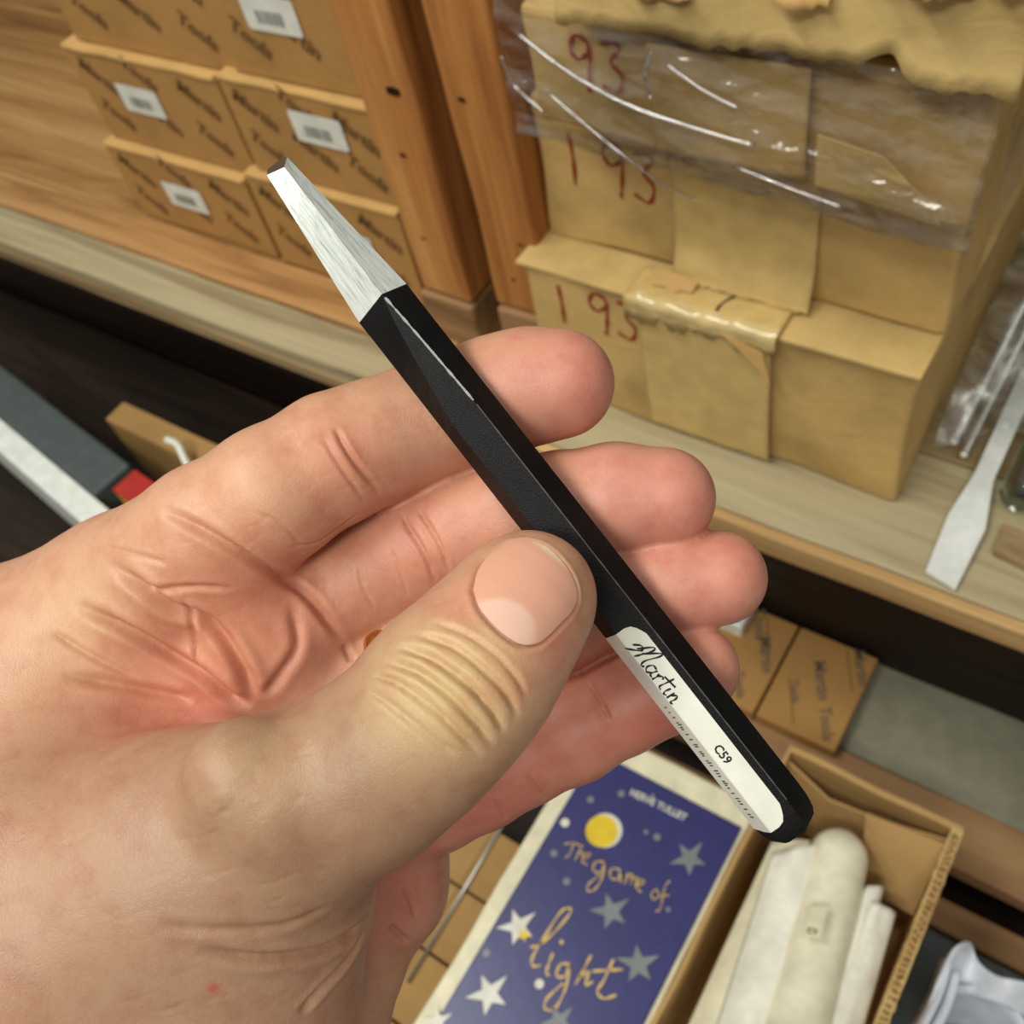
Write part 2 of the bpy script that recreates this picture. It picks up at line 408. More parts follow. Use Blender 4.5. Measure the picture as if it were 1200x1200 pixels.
# bottom carton 193
b1 = empty('kraft_carton', (-.03, .2, 0)); tag(b1, 'kraft carton at the bottom of the right stack, marked in red, standing on the shelf', 'box')
body1 = box('body', -.19, .112, .062, .33, .001, .138, 'kraft', b1, r=.004, n=(40, 14, 18), amp=.0055, freq=13, seed=3, bulge=.004)
bv1 = bvh_of(body1)
f1 = box('lid_flap', -.192, .114, .056, .20, .1375, .1415, 'kraft_b', b1, r=.001, n=(40, 8, 1), amp=.0016, freq=16, seed=4)
box('lid_flap', -.192, .114, .202, .335, .1375, .1412, 'kraft_b', b1, r=.001, n=(20, 6, 1), amp=.001, freq=16, seed=5)
digits('193', -.157, .088, .040, front_put(bv1, .06, .0012), b1)
tape_patch('tape_strip', -.085, .016, [(.0545, .1440), (.0525, .139), (.0535, .10), (.0545, .05), (.0565, .012), (.0575, .006)], None, b1, jag=.004, seed=2)
tape_patch('tape_strip', -.095, .020, [(.084, .1445), (.072, .1447), (.0545, .1450), (.0505, .142), (.0502, .134)], None, b1, jag=.012, seed=5)
V, Fc = ribbon([[(0, .1), (.004, .085), (-.004, .068), (-.005, .052)]], .0022, lambda x, y: Vector((-.022 + x, y, .1462)))
mk('tape_seam', V, Fc, 'dark', b1)
tri = mk('tape_flap', [(-.02, .0490, .137), (.012, .0480, .131), (.019, .0470, .104), (.005, .0480, .118), (-.008, .0485, .129)], [(0, 4, 3, 2, 1)], 'carton_edge', b1); thick(tri, .0006)
V = []
for i in range(60):
    x = -.088 + .108 * i / 59
    for k, (yy, zz) in enumerate(((.058, .1462), (.0515, .1466), (.0492, .1435), (.0496, .1385), (.0500, .1340))):
        V.append((x, yy - .0022 * abs(noise.noise(Vector((x * 110, k * .8, 0)))), zz + .0022 * noise.noise(Vector((x * 90, k * 1.3, 5))) - (.006 * abs(noise.noise(Vector((x * 60, 9, 9)))) if k == 4 else 0)))
o = mk('crumpled_tape_edge', V, grid_faces(60, 5), plain('clear_tape_sheen', (212, 188, 134), .2, .8), b1, True)

# middle carton
b2 = empty('kraft_carton', (-.03, .22, .1422)); tag(b2, 'kraft carton in the middle of the right stack, its red marking half shaded', 'box')
body2 = box('body', -.182, .112, .094, .34, .1425, .256, 'kraft', b2, r=.004, n=(40, 14, 16), amp=.0055, freq=12, seed=13, bulge=.003)
bv2 = bvh_of(body2)
digits('193', -.152, .194, .042, front_put(bv2, .09, .0012), b2, slant=.0)
tape_patch('tape_strip', -.070, .030, [(.084, .247), (.0855, .235), (.086, .20), (.0855, .172), (.080, .152), (.078, .147)], None, b2, jag=.004, seed=9)
o = mk('torn_tape_end', [(-.082, .0775, .1525), (-.066, .0760, .153), (-.048, .0760, .151), (-.050, .068, .1465), (-.058, .067, .1475), (-.063, .064, .1450), (-.070, .067, .147), (-.080, .066, .1465), (-.084, .069, .149)],
       [(0, 1, 7, 8), (1, 5, 6, 7), (1, 2, 3, 4, 5)], 'carton_edge', b2); thick(o, .0006)

# top carton inside shrink film
b3 = empty('wrapped_carton', (-.012, .2, .2575)); tag(b3, 'crushed kraft carton wrapped in clear shiny film, third up in the right stack', 'box')
def sk3(p): return Vector((p.x, p.y, p.z + (-.06 * (p.x + .012)) * (1 if p.z < .29 else .3)))
body3 = box('body', -.144, .120, .054, .33, .2635, .343, 'kraft', b3, r=.004, n=(44, 12, 18), amp=.005, freq=14, seed=23, bulge=.003, skew=sk3)
bv3 = bvh_of(body3)
tape_patch('tape_strip', -.058, .034, [(.0455, .340), (.0455, .315), (.0455, .295), (.0465, .274)], None, b3, 'kraft', jag=.004, seed=19)
o = mk('loose_flap', [(.040, .044, .305), (.075, .042, .301), (.105, .043, .275), (.108, .046, .264), (.040, .046, .273)], [(0, 4, 3, 2, 1)], 'kraft_b', b3); thick(o, .001)
digits('93', -.112, .300, .034, front_put(bv3, .06, .0012), b3)
V, Fc = [], []
nu, nv = 120, 40
for i in range(nu):
    x = -.151 + .277 * i / (nu - 1)
    for k in range(nv):
        z = .258 + .096 * k / (nv - 1) - .06 * (x + .012)
        q = Vector((x * 22 + z * 30, z * 55, 3)); y = .0395 - .006 * noise.noise(q) - .004 * abs(noise.noise(q * 2.3))
        y += .02 * max(0, (.004 - abs(z - .258 + .06 * (x + .012)))) / .004
        V.append((x, y, z))
film_o = mk('shrink_film', V, grid_faces(nu, nv), 'film', b3, True); film_o['label'] = 'clear wrinkled film'
V = []
for i in range(40):
    y = .052 + .28 * i / 39
    for k in range(24):
        z = .258 + .088 * k / 23; V.append((.130 + .004 * noise.noise(Vector((y * 25, z * 40, 8))), y, z))
mk('shrink_film', V, grid_faces(40, 24), 'film', b3, True)
def film_crease(pts, wd):
    P = catmull([np.array(p) for p in pts], 8); V, Fc = tube(P, wd, 6)
    mk('film_crease', V, Fc, MAT['filmline'], b3, True)
MAT['filmline'] = film('film_fold_sheen', (.95, .95, .95), .6, .12)
film_crease([(-.135, 0.0350, 0.3410), (-.105, 0.0340, 0.3240), (-.07, 0.0340, 0.3100), (-.03, 0.0330, 0.3040), (.01, 0.0350, 0.2980)], .0010)
film_crease([(-.15, 0.0360, 0.3240), (-.143, 0.0340, 0.3080), (-.125, 0.0340, 0.2940)], .0009)
film_crease([(-.12, 0.0340, 0.3080), (-.09, 0.0330, 0.2880), (-.055, 0.0350, 0.2640), (-.036, 0.0520, 0.2400)], .0007)
film_crease([(.0, 0.0330, 0.2840), (.03, 0.0330, 0.2780), (.06, 0.0340, 0.2720)], .0008)
film_crease([(-.05, 0.0350, 0.3410), (-.052, 0.0320, 0.3310), (-.05, 0.0320, 0.3180)], .0012)
film_crease([(-.04, 0.0330, 0.3380), (-.02, 0.0320, 0.3280), (.0, 0.0330, 0.3200)], .0008)

# topmost carton, torn along its lower edge
b4 = empty('torn_carton', (.01, .2, .344)); tag(b4, 'torn pale kraft carton lying on top of the film-wrapped one', 'box')
box('body', -.108, .127, .046, .33, .3515, .425, 'kraft_b', b4, r=.004, n=(40, 12, 12), amp=.004, freq=13, seed=33)
V = []; nu, nv = 90, 10
for i in range(nu):
    x = -.104 + .236 * i / (nu - 1)
    low = .3510 + .0022 * noise.noise(Vector((x * 150, 0, 0))) + .003 * noise.noise(Vector((x * 40, 3, 0)))
    low += .009 * math.exp(-((x - .072) / .007) ** 2) - .004 * min(1, max(0, (x - .078) / .012)) + .0035 * abs(noise.noise(Vector((x * 70, 8, 0))))
    for k in range(nv):
        q = k / (nv - 1); z = low + (.425 - low) * q
        V.append((x, .0385 - .005 * noise.noise(Vector((x * 24, z * 45, 2))) - .0045 * (1 - q) ** 2, z))
o = mk('torn_front_sheet', V, grid_faces(nu, nv), 'kraft_b', b4, True); thick(o, .0012)
for j, (xa, xb, zt, sd) in enumerate(((-.06, -.022, .372, 1), (.018, .046, .378, 2), (.052, .128, .392, 3))):
    V = []
    for i in range(24):
        x = xa + (xb - xa) * i / 23; dl = .008 * abs(noise.noise(Vector((x * 120, sd, 1)))) + .006 * math.sin(math.pi * i / 23)
        for k in range(4): V.append((x, .0335 - .0025 * k * (.5 + noise.noise(Vector((x * 60, sd, 7)))), zt + .012 - (dl + .006) * k / 3))
    o = mk('peeled_paper_layer', V, grid_faces(24, 4), 'carton_edge', b4, True); thick(o, .0006)

# ------------------------------------------------------------------ bag of steel blades at the right end of the shelf
bl = empty('flat_steel_blade', (.163, .1, .0)); tag(bl, 'polished flat steel tool blade with its end over the shelf edge', 'tool')
prof = [(.1525, .012), (.1745, .0065), (.1765, .060), (.1685, .10), (.169, .20), (.155, .20), (.155, .10), (.1505, .062)]
V = [(x, y, .003 + .10 * max(0, y - .02)) for x, y in prof] + [(x, y, .0052 + .10 * max(0, y - .02)) for x, y in prof]; n8 = len(prof)
Fc = [tuple(range(n8))[::-1], tuple(range(n8, 2 * n8))] + [(k, (k + 1) % n8, n8 + (k + 1) % n8, n8 + k) for k in range(n8)]
mk('blade', V, Fc, 'steel', bl)
V, Fc = tube([(.162, .20, .024), (.162, .30, .036)], .008, 12); mk('shank', V, Fc, 'steel', bl, True)
for i, (x, y, z, lb) in enumerate(((.1325, .128, .008, 'thin round steel rod beside the carton, nearer its corner'), (.1425, .119, .008, 'thin round steel rod next to the flat blade'))):
    r = empty('steel_rod', (x, y, 0)); tag(r, lb, 'rod', 'round steel rods in the bag')
    V, Fc = tube([(x, y, z), (x, y + .001, z), (x + .004, y + .17, z + .01)], [.0028, .0036, .0036], 14); mk('shaft', V, Fc, 'rod', r, True)
    V, Fc = tube([(x, y - .0016, z), (x, y, z)], [.0018, .0029], 14); mk('tip', V, Fc, 'white_bar', r)
bt = empty('clear_tube', (.187, .12, 0)); tag(bt, 'pale greenish clear plastic tube lying right of the steel blade', 'tube')
V, Fc = tube([(.187, .085, .014), (.187, .092, .014), (.189, .25, .022)], [.008, .0125, .0125], 18)
mk('tube_wall', V, Fc, film('green_tube', (.72, .82, .78), .3, .15), bt, True)
V, Fc = tube([(.187, .10, .014), (.189, .25, .022)], .007, 14); mk('core', V, Fc, 'slate', bt, True)
V = []; nu, nv = 50, 40
for i in range(nu):
    a = i / (nu - 1)
    for k in range(nv):
        b = k / (nv - 1); x = .122 + .15 * a; y = .10 + .19 * b + .02 * math.sin(a * 5)
        z = .028 + .02 * math.sin(math.pi * a) + .10 * b + .008 * noise.noise(Vector((x * 40, y * 40, 1))); V.append((x, y, z))
bg = mk('plastic_bag', V, grid_faces(nu, nv), 'bagfilm', None, True); tag(bg, 'clear plastic bag draped over the steel rods and blade', 'bag')
sp = empty('wood_scrap', (.205, .05, 0)); tag(sp, 'splintered brown wood scrap near the right end of the shelf edge', 'wood')
V, Fc = rbox(.186, .26, .045, .068, .0005, .010, r=.002, n=(14, 4, 2), amp=.004, freq=30, seed=5); mk('chip', V, Fc, 'grey_plank_b', sp)

# ------------------------------------------------------------------ low level, left
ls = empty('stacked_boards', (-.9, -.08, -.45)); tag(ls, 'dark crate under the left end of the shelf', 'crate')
box('body', -1.5, -.40, -.28, .12, -.449, -.334, 'shade_dark_wood', ls, r=.002, n=(6, 3, 2), amp=.002)
sl = rot_box('slate_box', (-.905, -.107, -.2645), (.36, .055, .129), (0, 0, math.radians(-8.3)), 'slate', None, r=.004, n=(10, 4, 4), amp=.001)
tag(sl, 'slate grey flat case in the dark under the left shelf', 'case')
wbx = rot_box('white_bar', (-.90, -.1525, -.262), (.45, .032, .124), (0, 0, math.radians(-8.3)), 'white_bar', None, r=.002, n=(6, 2, 1))
tag(wbx, 'long white enamel bar running in from the left under the shelf', 'bar')
kb = empty('kraft_box', (-.74, -.02, -.33)); tag(kb, 'small brown kraft box behind the slate case under the shelf', 'box')
box('body', -.81, -.60, -.066, -.034, -.329, -.203, 'kraft_dark', kb, r=.002, n=(6, 4, 3), amp=.001)
box('lid_flap', -.81, -.60, -.066, -.034, -.2025, -.200, 'kraft_dark', kb, r=.001, n=(6, 2, 1), amp=.001)
V, Fc = tube(catmull([np.array(at(195, 515, 1.155)), np.array(at(208, 521, 1.15)), np.array(at(215, 535, 1.145)), np.array(at(222, 548, 1.14)), np.array(at(228, 556, 1.135))], 6), .0045, 8)
st = mk('white_string', V, Fc, 'white_sheet', None, True); tag(st, 'loose white cord end hanging on the brown kraft box', 'cord')
rb = empty('red_book', (-.69, -.13, -.33)); tag(rb, 'red covered book with a yellow edge beside the white bar', 'book')
R2 = rot_box('cover', (-.688, -.128, -.2035), (.052, .036, .004), (0, 0, math.radians(-6)), 'red', rb)
rot_box('pages', (-.688, -.128, -.216), (.05, .035, .020), (0, 0, math.radians(-6)), 'yellow', rb)
rot_box('cover', (-.688, -.128, -.228), (.052, .036, .004), (0, 0, math.radians(-6)), 'red', rb)
rot_box('stand_block', (-.688, -.128, -.28), (.048, .034, .10), (0, 0, math.radians(-6)), 'dark', rb)

# ------------------------------------------------------------------ low level, right back: flat printed boxes on the lower deck
def flat_box(x0, x1, y0, y1, z0, z1, label, words):
    o = empty('flat_carton', ((x0 + x1) / 2, (y0 + y1) / 2, z0)); tag(o, label, 'box', 'flat printed cartons on the lower shelf')
    box('body', x0, x1, y0, y1, z0, z1, 'carton_a', o, r=.001, n=(4, 4, 1), amp=.0004)
    put = frame((x0, y0, z1), (1, 0, 0), (0, 1, 0), .0006)
    for s, x, y, sz, a in words:
        text('printed_word', s, sz, put, 'grey_ink', o, math.radians(a), (x, y))
    for c, a, l in (((.012, .052), -62, .05), ((.050, .105), -62, .045)):
        ca, sa = math.cos(math.radians(a)), math.sin(math.radians(a))
        V, Fc = ribbon([[(c[0], c[1]), (c[0] + ca * l, c[1] + sa * l)]], .0012, put, False); mk('printed_line', V, Fc, 'ink', o)
    return o
flat_box(.043, .123, -.012, .098, -.3195, -.303, 'flat tan printed carton on the lower shelf, beside the grey sheet',
         [('Martin', .026, .080, .0165, -62), ('Tools', .050, .036, .0155, -62), ('Martin', .056, .108, .0145, -62), ('Tools', .014, .050, .011, -62)])
flat_box(-.043, .040, -.012, .098, -.3195, -.303, 'flat tan printed carton partly behind the fingertips',
         [('Tools', .034, .108, .0165, -62), ('Martin', .054, .080, .0155, -62), ('Tools', .048, .034, .013, -62)])
wp = box('white_packet', -.07, -.005, .060, .100, -.3195, -.283, 'white_bar', None, r=.003, n=(4, 3, 2), amp=.001); tag(wp, 'pale white packet at the back beside the fingertips', 'packet')

# ------------------------------------------------------------------ the open carton with papers
oc = empty('open_carton', (.17, -.19, -.45)); tag(oc, 'open kraft carton holding white papers, its ribbed cut edge facing up', 'box')
X0, X1, Y0, Y1, ZB, ZR, TW = .097, .242, -.42, -.066, -.449, -.200, .0075
def wall(name, x0, x1, y0, y1, seed):
    return box(name, x0, x1, y0, y1, ZB, ZR, 'kraft_c', oc, r=.0012, n=(24 if x1 - x0 > .02 else 2, 30 if y1 - y0 > .02 else 2, 10), amp=.0025, freq=14, seed=seed)
wall('side_wall', X0, X0 + .004, Y0, Y1, 1); wall('side_wall', X1 - TW, X1, Y0, Y1, 2)
wall('end_wall', X0, X1, Y1 - .006, Y1, 3); wall('end_wall', X0, X1, Y0, Y0 + .004, 4)
box('bottom', X0, X1, Y0, Y1, ZB, ZB + .004, 'kraft_c', oc)
V = [(X0 + .004, -.078, -.206), (X0 + .045, -.090, -.214), (X0 + .085, -.086, -.216), (X1 - TW, -.080, -.206), (X1 - TW, -.088, -.30), (X0 + .09, -.098, -.30), (X0 + .04, -.100, -.30), (X0 + .004, -.088, -.30)]
o = mk('inner_flap', V, [(0, 7, 6, 1), (1, 6, 5, 2), (2, 5, 4, 3)], 'kraft_c', oc); thick(o, .002)
o = mk('inner_flap', [(.172, -.0885, -.208), (.234, -.084, -.204), (.2335, -.130, -.262), (.19, -.125, -.268)], [(0, 1, 2, 3)], 'kraft_c', oc); thick(o, .002)
rnd = random.Random(8)                                                   # flutes of the double-wall board seen end on
for row in range(2):
    y = Y1 - .012
    while y > Y0:
        cx = X1 - TW * (.34 if row else .68) + rnd.uniform(-.0005, .0005); s = rnd.uniform(.0009, .0014)
        z = ZR + .0012 + .0008 * noise.noise(Vector((y * 60, row, 0)))
        mk('flute_hole', [(cx, y, z), (cx + s, y + s * .5, z + .0008), (cx + s * .2, y + s * 1.5, z + .0008), (cx - s, y + s * .4, z + .0008), (cx - s * .2, y - s * 1.4, z + .0008)],
           [(0, 1, 2), (0, 2, 3), (0, 3, 4), (0, 4, 1)], 'ink', oc); y -= rnd.uniform(.0042, .0062)
V = []
for i in range(70):
    y = Y1 - .004 - .35 * i / 69
    for k, xx in enumerate((X1 - TW - .001, X1 - TW * .5, X1 + .0004)):
        V.append((xx + .0012 * noise.noise(Vector((y * 150, k * 2, 0))), y, ZR + .0004 + .0012 * noise.noise(Vector((y * 130, k * 3, 4)))))
mk('cut_edge', V, grid_faces(70, 3), 'kraft_b', oc)

def sheet(name, quad, label, cat, mat='white_sheet', curl=.01, seed=0, nu=18, nv=26, group=None):
    a, b, c, d = [Vector(q) for q in quad]; V = []
    for i in range(nu):
        u = i / (nu - 1)
        for k in range(nv):
            v = k / (nv - 1); p = a * (1 - u) * (1 - v) + b * u * (1 - v) + c * u * v + d * (1 - u) * v
            p.z += curl * math.sin(math.pi * u) + curl * .35 * noise.noise(Vector((u * 3 + seed, v * 3, seed)))
            V.append(p)
    o = mk(name, V, grid_faces(nu, nv), mat, None, True); thick(o, .0006); tag(o, label, cat, group); return o
def pz(u, v, z):
    r = ray(u, v); t = (z - CAM[2]) / r[2]; return tuple(CAM + t * r)
G = 'papers in the open carton'
sheet('paper_sheet', [pz(905, 985, -.222), pz(950, 985, -.218), pz(850, 1215, -.215), pz(800, 1215, -.225)], 'cream sheet against the carton wall beside the blue cover', 'paper', 'cream', .004, 1, group=G)
sheet('paper_sheet', [pz(905, 1000, -.212), pz(968, 990, -.208), pz(905, 1215, -.205), pz(835, 1215, -.212)], 'wide white folded sheet left of the cream roll', 'paper', 'white_sheet', .008, 2, group=G)
sheet('paper_sheet', [pz(1010, 1040, -.222), pz(1036, 1040, -.225), pz(985, 1230, -.215), pz(940, 1230, -.215)], 'crumpled white sheet tucked right of the cream roll', 'paper', 'white_sheet', .006, 3, group=G)
sheet('paper_sheet', [pz(1022, 1056, -.216), pz(1050, 1070, -.222), pz(1005, 1230, -.222), pz(965, 1230, -.210)], 'white sheet edge nearest the ribbed carton side', 'paper', 'white_sheet', .004, 4, group=G)
# cream roll with a small tag
wx = empty('cream_roll', pz(960, 1100, -.235)); tag(wx, 'round-ended cream roll standing out of the open carton', 'roll')
A = Vector(pz(984, 1000, -.205)); Bq = Vector(pz(925, 1230, -.205)); dv = (Bq - A).normalized(); rr = .023
pts = [A - dv * rr * s for s in (.98, .92, .75, .5, .25)] + [A + (Bq - A) * k / 8 for k in range(9)]
rad = [rr * s for s in (.2, .40, .66, .87, .97)] + [rr * (1 + .10 * k / 8) for k in range(9)]
V, Fc = tube([Vector((p.x, p.y, p.z - .012)) for p in pts], rad, 28); mk('roll_body', V, Fc, 'wax', wx, True)
tg = sheet('x', [pz(950, 1062, -.183), pz(972, 1062, -.183), pz(962, 1100, -.181), pz(940, 1098, -.181)], None, None, 'cream', .001, 5); tg.name = 'paper_tag'
lc = wloc(tg); tg.parent = wx; tg.location = lc - wx.location
put = frame(pz(945, 1093, -.179), (1, 0.1, 0), (-.1, 1, 0), .0006); text('tag_letters', 'CY', .006, put, 'grey_ink', wx, math.radians(10))

# ------------------------------------------------------------------ blue star-covered book
bk = empty('star_book', (.02, -.28, -.225)); tag(bk, 'dark blue book with a yellow moon, stars and gold handwriting, on pale boards', 'book')
bx0, bx1, by1, by0 = -.046, .092, -.150, -.44
pg = box('pages', bx0 - .016, bx1 + .004, by0 - .01, by1 + .024, -.222, -.2042, 'cream', bk, r=.003, n=(10, 14, 2), amp=.0016, freq=20)
box('cover', bx0, bx1, by0, by1, -.2035, -.2005, 'navy', bk, r=.0012, n=(2, 2, 1))
putc = frame((bx0, by1, -.2005), (1, 0, 0), (0, 1, 0), .0005)
def inv(u, v):
    p = pz(u, v, -.2); return (p[0] - bx0, p[1] - by1)
text('author_name', 'HERVE TULLET', .0085, putc, 'star', bk, math.radians(3), inv(737, 931), .92)
V, Fc = ribbon([[inv(764, 934), inv(766, 931)]], .001, putc, False); mk('accent_mark', V, Fc, 'star', bk)
def disc(name, u, v, r, mat, off=0., sx=1.):
    c = inv(u, v); P = [(c[0] + r * sx * math.cos(a * math.pi / 12), c[1] + r * math.sin(a * math.pi / 12)) for a in range(24)]
    pt = frame((bx0, by1, -.2005), (1, 0, 0), (0, 1, 0), .0005 + off); return mk(name, [pt(*p) for p in P], [tuple(range(24))], mat, bk)
disc('moon_rim', 709, 973, .0145, 'star'); disc('moon', 705, 974, .0135, 'yellow', .0003)
def star(u, v, r, ang, mat, name='star'):
    c = inv(u, v); P = []
    for k in range(10):
        a = ang + k * math.pi / 5; q = r if k % 2 == 0 else r * .42
        if k in (0, 4): q *= 1.25
        P.append((c[0] + q * math.cos(a), c[1] + q * math.sin(a)))
    return mk(name, [putc(*c)] + [putc(*p) for p in P], [(0, 1 + k, 1 + (k + 1) % 10) for k in range(10)], mat, bk)
star(607, 1086, .0145, 1.2, 'star'); star(573, 1165, .0155, 1.3, 'star'); star(716, 1068, .0145, 1.1, 'star_dim'); star(808, 1006, .014, 1.4, 'star_dim')
star(748, 1130, .0145, .9, 'star_dim'); star(655, 1197, .012, 1.3, 'star_dim'); star(513, 1197, .010, 1.0, 'star')
tipo = star(614, 1096, .0055, .4, 'yellow', 'star_tip'); tipo.location.z += .0005
for (u, v, r) in ((662, 964, .0038), (649, 1000, .003), (570, 1117, .003), (692, 937, .003), (728, 930, .003), (770, 981, .003), (664, 1033, .003), (632, 1153, .0036), (783, 1066, .002), (757, 975, .002)):
    disc('dot', u, v, r, 'star' if r > .0033 else 'star_dim')
def scribble(strokes, wd, name):
    for s in strokes:
        V, Fc = ribbon([[inv(*p) for p in s]], wd * .78, putc); mk(name, V, Fc, 'gold', bk)
scribble([[(661, 989), (672, 988), (684, 992)], [(672, 989), (668, 1000), (662, 1006)]], .0016, 'letter_t')
scribble([[(681, 992), (674, 1008)], [(677, 1002), (683, 998), (682, 1012)]], .0014, 'letter_h')
scribble([[(686, 1006), (692, 1001), (687, 1000), (683, 1008), (688, 1014)]], .0014, 'letter_e')
scribble([[(708, 1010), (698, 1010), (695, 1020), (704, 1022), (709, 1011), (705, 1030), (697, 1042), (689, 1044), (690, 1036), (703, 1025)]], .0020, 'letter_g')
scribble([[(727, 1019), (717, 1018), (715, 1028), (724, 1030), (727, 1020), (727, 1034)]], .0018, 'letter_a')
scribble([[(736, 1022), (732, 1036)], [(734, 1030), (741, 1024), (739, 1037)], [(740, 1031), (747, 1028), (744, 1040)]], .0017, 'letter_m')
scribble([[(748, 1038), (755, 1034), (750, 1031), (746, 1040), (752, 1046)]], .0017, 'letter_e')
scribble([[(770, 1042), (764, 1046), (765, 1054), (772, 1050), (770, 1043)]], .0015, 'letter_o')
scribble([[(785, 1032), (779, 1040), (774, 1064), (768, 1068)], [(771, 1051), (784, 1049)]], .0015, 'letter_f')
scribble([[(622, 1110), (632, 1107), (650, 1092), (668, 1070), (666, 1064), (656, 1070), (638, 1098), (624, 1122), (625, 1132), (633, 1131)]], .0030, 'letter_l')
scribble([[(648, 1117), (643, 1130), (640, 1140), (644, 1143)]], .0030, 'letter_i')
disc('letter_i_dot', 658, 1104, .0017, 'gold')
scribble([[(668, 1130), (657, 1130), (652, 1143), (662, 1144), (668, 1131), (662, 1160), (650, 1182), (639, 1182), (641, 1170), (660, 1152)]], .0028, 'letter_g')
scribble([[(693, 1119), (684, 1136), (674, 1154)], [(679, 1146), (690, 1138), (686, 1154), (695, 1150)]], .0028, 'letter_h')
scribble([[(719, 1124), (708, 1148), (700, 1162), (708, 1170), (722, 1166)], [(694, 1138), (714, 1137), (730, 1136)]], .0030, 'letter_t')
bs = empty('board_stack', (.02, -.29, -.45)); tag(bs, 'stack of kraft boards under the blue star book', 'boards')
for k in range(3): box('board', bx0 + .012, bx1 - .004, by0 - .02, by1 + .01, -.449 + .075 * k, -.376 + .075 * k, 'kraft_dark', bs, r=.002)
# kraft boxes at the bottom left of the book, wire rod on top
for k in range(5):
    y1 = -.222 - .0675 * k
    o = empty('kraft_box', (-.13, y1 - .033, -.45)); tag(o, ['dark kraft box end nearest the little finger', 'kraft box, second in the row under the wire', 'kraft box, third in the row under the wire', 'kraft box, fourth in the row under the wire', 'kraft box at the near end of the row under the wire'][k], 'box', 'kraft boxes under the wire')
    box('body', -.235, -.066, y1 - .065, y1, -.449, -.384, 'kraft_dark', o, r=.0015, n=(6, 3, 3), amp=.0008)
    box('lid_flap', -.234, -.152, y1 - .0645, y1 - .0005, -.3837, -.382, 'kraft_dark', o, r=.0006)
    box('lid_flap', -.150, -.067, y1 - .0645, y1 - .0005, -.3837, -.382, 'kraft_dark', o, r=.0006)
V, Fc = tube([(-.146, -.215, -.3795), (-.144, -.30, -.3795), (-.1435, -.389, -.3795)], .0022, 10)
rd = mk('wire_rod', V, Fc, 'rod', None, True); tag(rd, 'thin straight galvanised wire lying on the kraft boxes beside the book', 'wire')

# ------------------------------------------------------------------ bluish white plastic pieces, bottom right
def curved(name, c, r, a0, a1, axis, length, label, n=22, grp='bluish white plastic cups'):
    axis = Vector(axis).normalized(); e1 = axis.orthogonal().normalized(); e2 = axis.cross(e1); V = []
    for i in range(n):
        a = math.radians(a0 + (a1 - a0) * i / (n - 1))
        for k in range(6):
            q = 1 + .05 * k / 5; V.append(Vector(c) + axis * length * k / 5 + (e1 * math.cos(a) + e2 * math.sin(a)) * r * q)
    o = mk(name, V, grid_faces(n, 6), 'lilac', None, True); thick(o, .0016); tag(o, label, 'plastic', grp); return o
curved('plastic_cup', pz(1128, 1262, -.325), .036, 0, 360, (-.1, .25, 1), .075, 'round bluish white plastic cup at the bottom right, nearest the carton', 40)
top = catmull([np.array(p, float) for p in [(1108, 1122), (1122, 1108), (1137, 1104), (1146, 1126), (1168, 1143), (1200, 1150), (1250, 1162)]], 6)
bot = catmull([np.array(p, float) for p in [(1085, 1185), (1100, 1172), (1128, 1165), (1155, 1170), (1185, 1182), (1215, 1200), (1260, 1225)]], 6)
V = []
for i in range(len(top)):
    for k in range(10):
        b = k / 9; q = top[i] * (1 - b) + bot[i] * b; V.append(pz(q[0], q[1], -.250 - .012 * b + .010 * math.sin(i * .28 + b * 2)))
o = mk('plastic_sheet', V, grid_faces(len(top), 10), 'lilac', None, True); thick(o, .0012); tag(o, 'curled bluish white plastic sheet behind the round cup', 'plastic')
for i, (uu, lb) in enumerate(((1094, 'bent white plastic strip nearest the open carton'), (1104, 'white plastic strip between the cup and the curled sheet'))):
    V = []
    for k in range(16):
        t = k / 15; v = 1122 + 14 * i + 85 * t; u = uu + 8 - 40 * t + 6 * math.sin(t * 3)
        V += [pz(u, v, -.256), pz(u + 13 + 5 * t, v + 3, -.244)]
    o = mk('plastic_strip', V, [(2 * k, 2 * k + 2, 2 * k + 3, 2 * k + 1) for k in range(15)], 'lilac', None, True); thick(o, .0014); tag(o, lb, 'plastic', 'white plastic strips')
pb = box('grey_tray', .247, .42, -.30, -.11, -.449, -.335, 'slate', None, r=.004, n=(6, 6, 3), amp=.001); tag(pb, 'dark grey tray under the bluish white plastic pieces', 'tray')

# ------------------------------------------------------------------ the chisel
def w3(p): return Vector(CAM + M3 @ np.array(p))                  # camera-axis metres -> world
def camp(u, v, d): return np.array([(u - 600) / F * d, -(v - 600) / F * d, -d])
TIP = camp(323, 195, .2085); END = camp(932, 973, .2000)
LEN = np.linalg.norm(END - TIP); AXC = (END - TIP) / LEN
SD = np.array([.787, .617, 0.]); SD = _n(SD - AXC * SD.dot(AXC)); NM = np.cross(AXC, SD)
R6 = .0065
def hexpt(t, s, n): return w3(TIP + AXC * t + SD * s + NM * n)
PHI = [10, 70, 130, 190, 250, 310]
HEX = [(math.cos(math.radians(a)) * R6, math.sin(math.radians(a)) * R6) for a in PHI]
def section(t, pts, axo=None, k=1.): return [hexpt(t + (axo[i] if axo else 0), p[0] * k, p[1] * k) for i, p in enumerate(pts)]
mmk = .001
tipS = [(3.2, -1.0), (1.3, 1.9), (1.28, 1.9), (-2.6, 1.0), (-1.6, -2.0), (2.5, -2.2)]; tipS = [(a * mmk, b * mmk) for a, b in tipS]
tipA = [-.0006, .0022, .0022, .0008, -.0016, -.0016]
JT = .0375
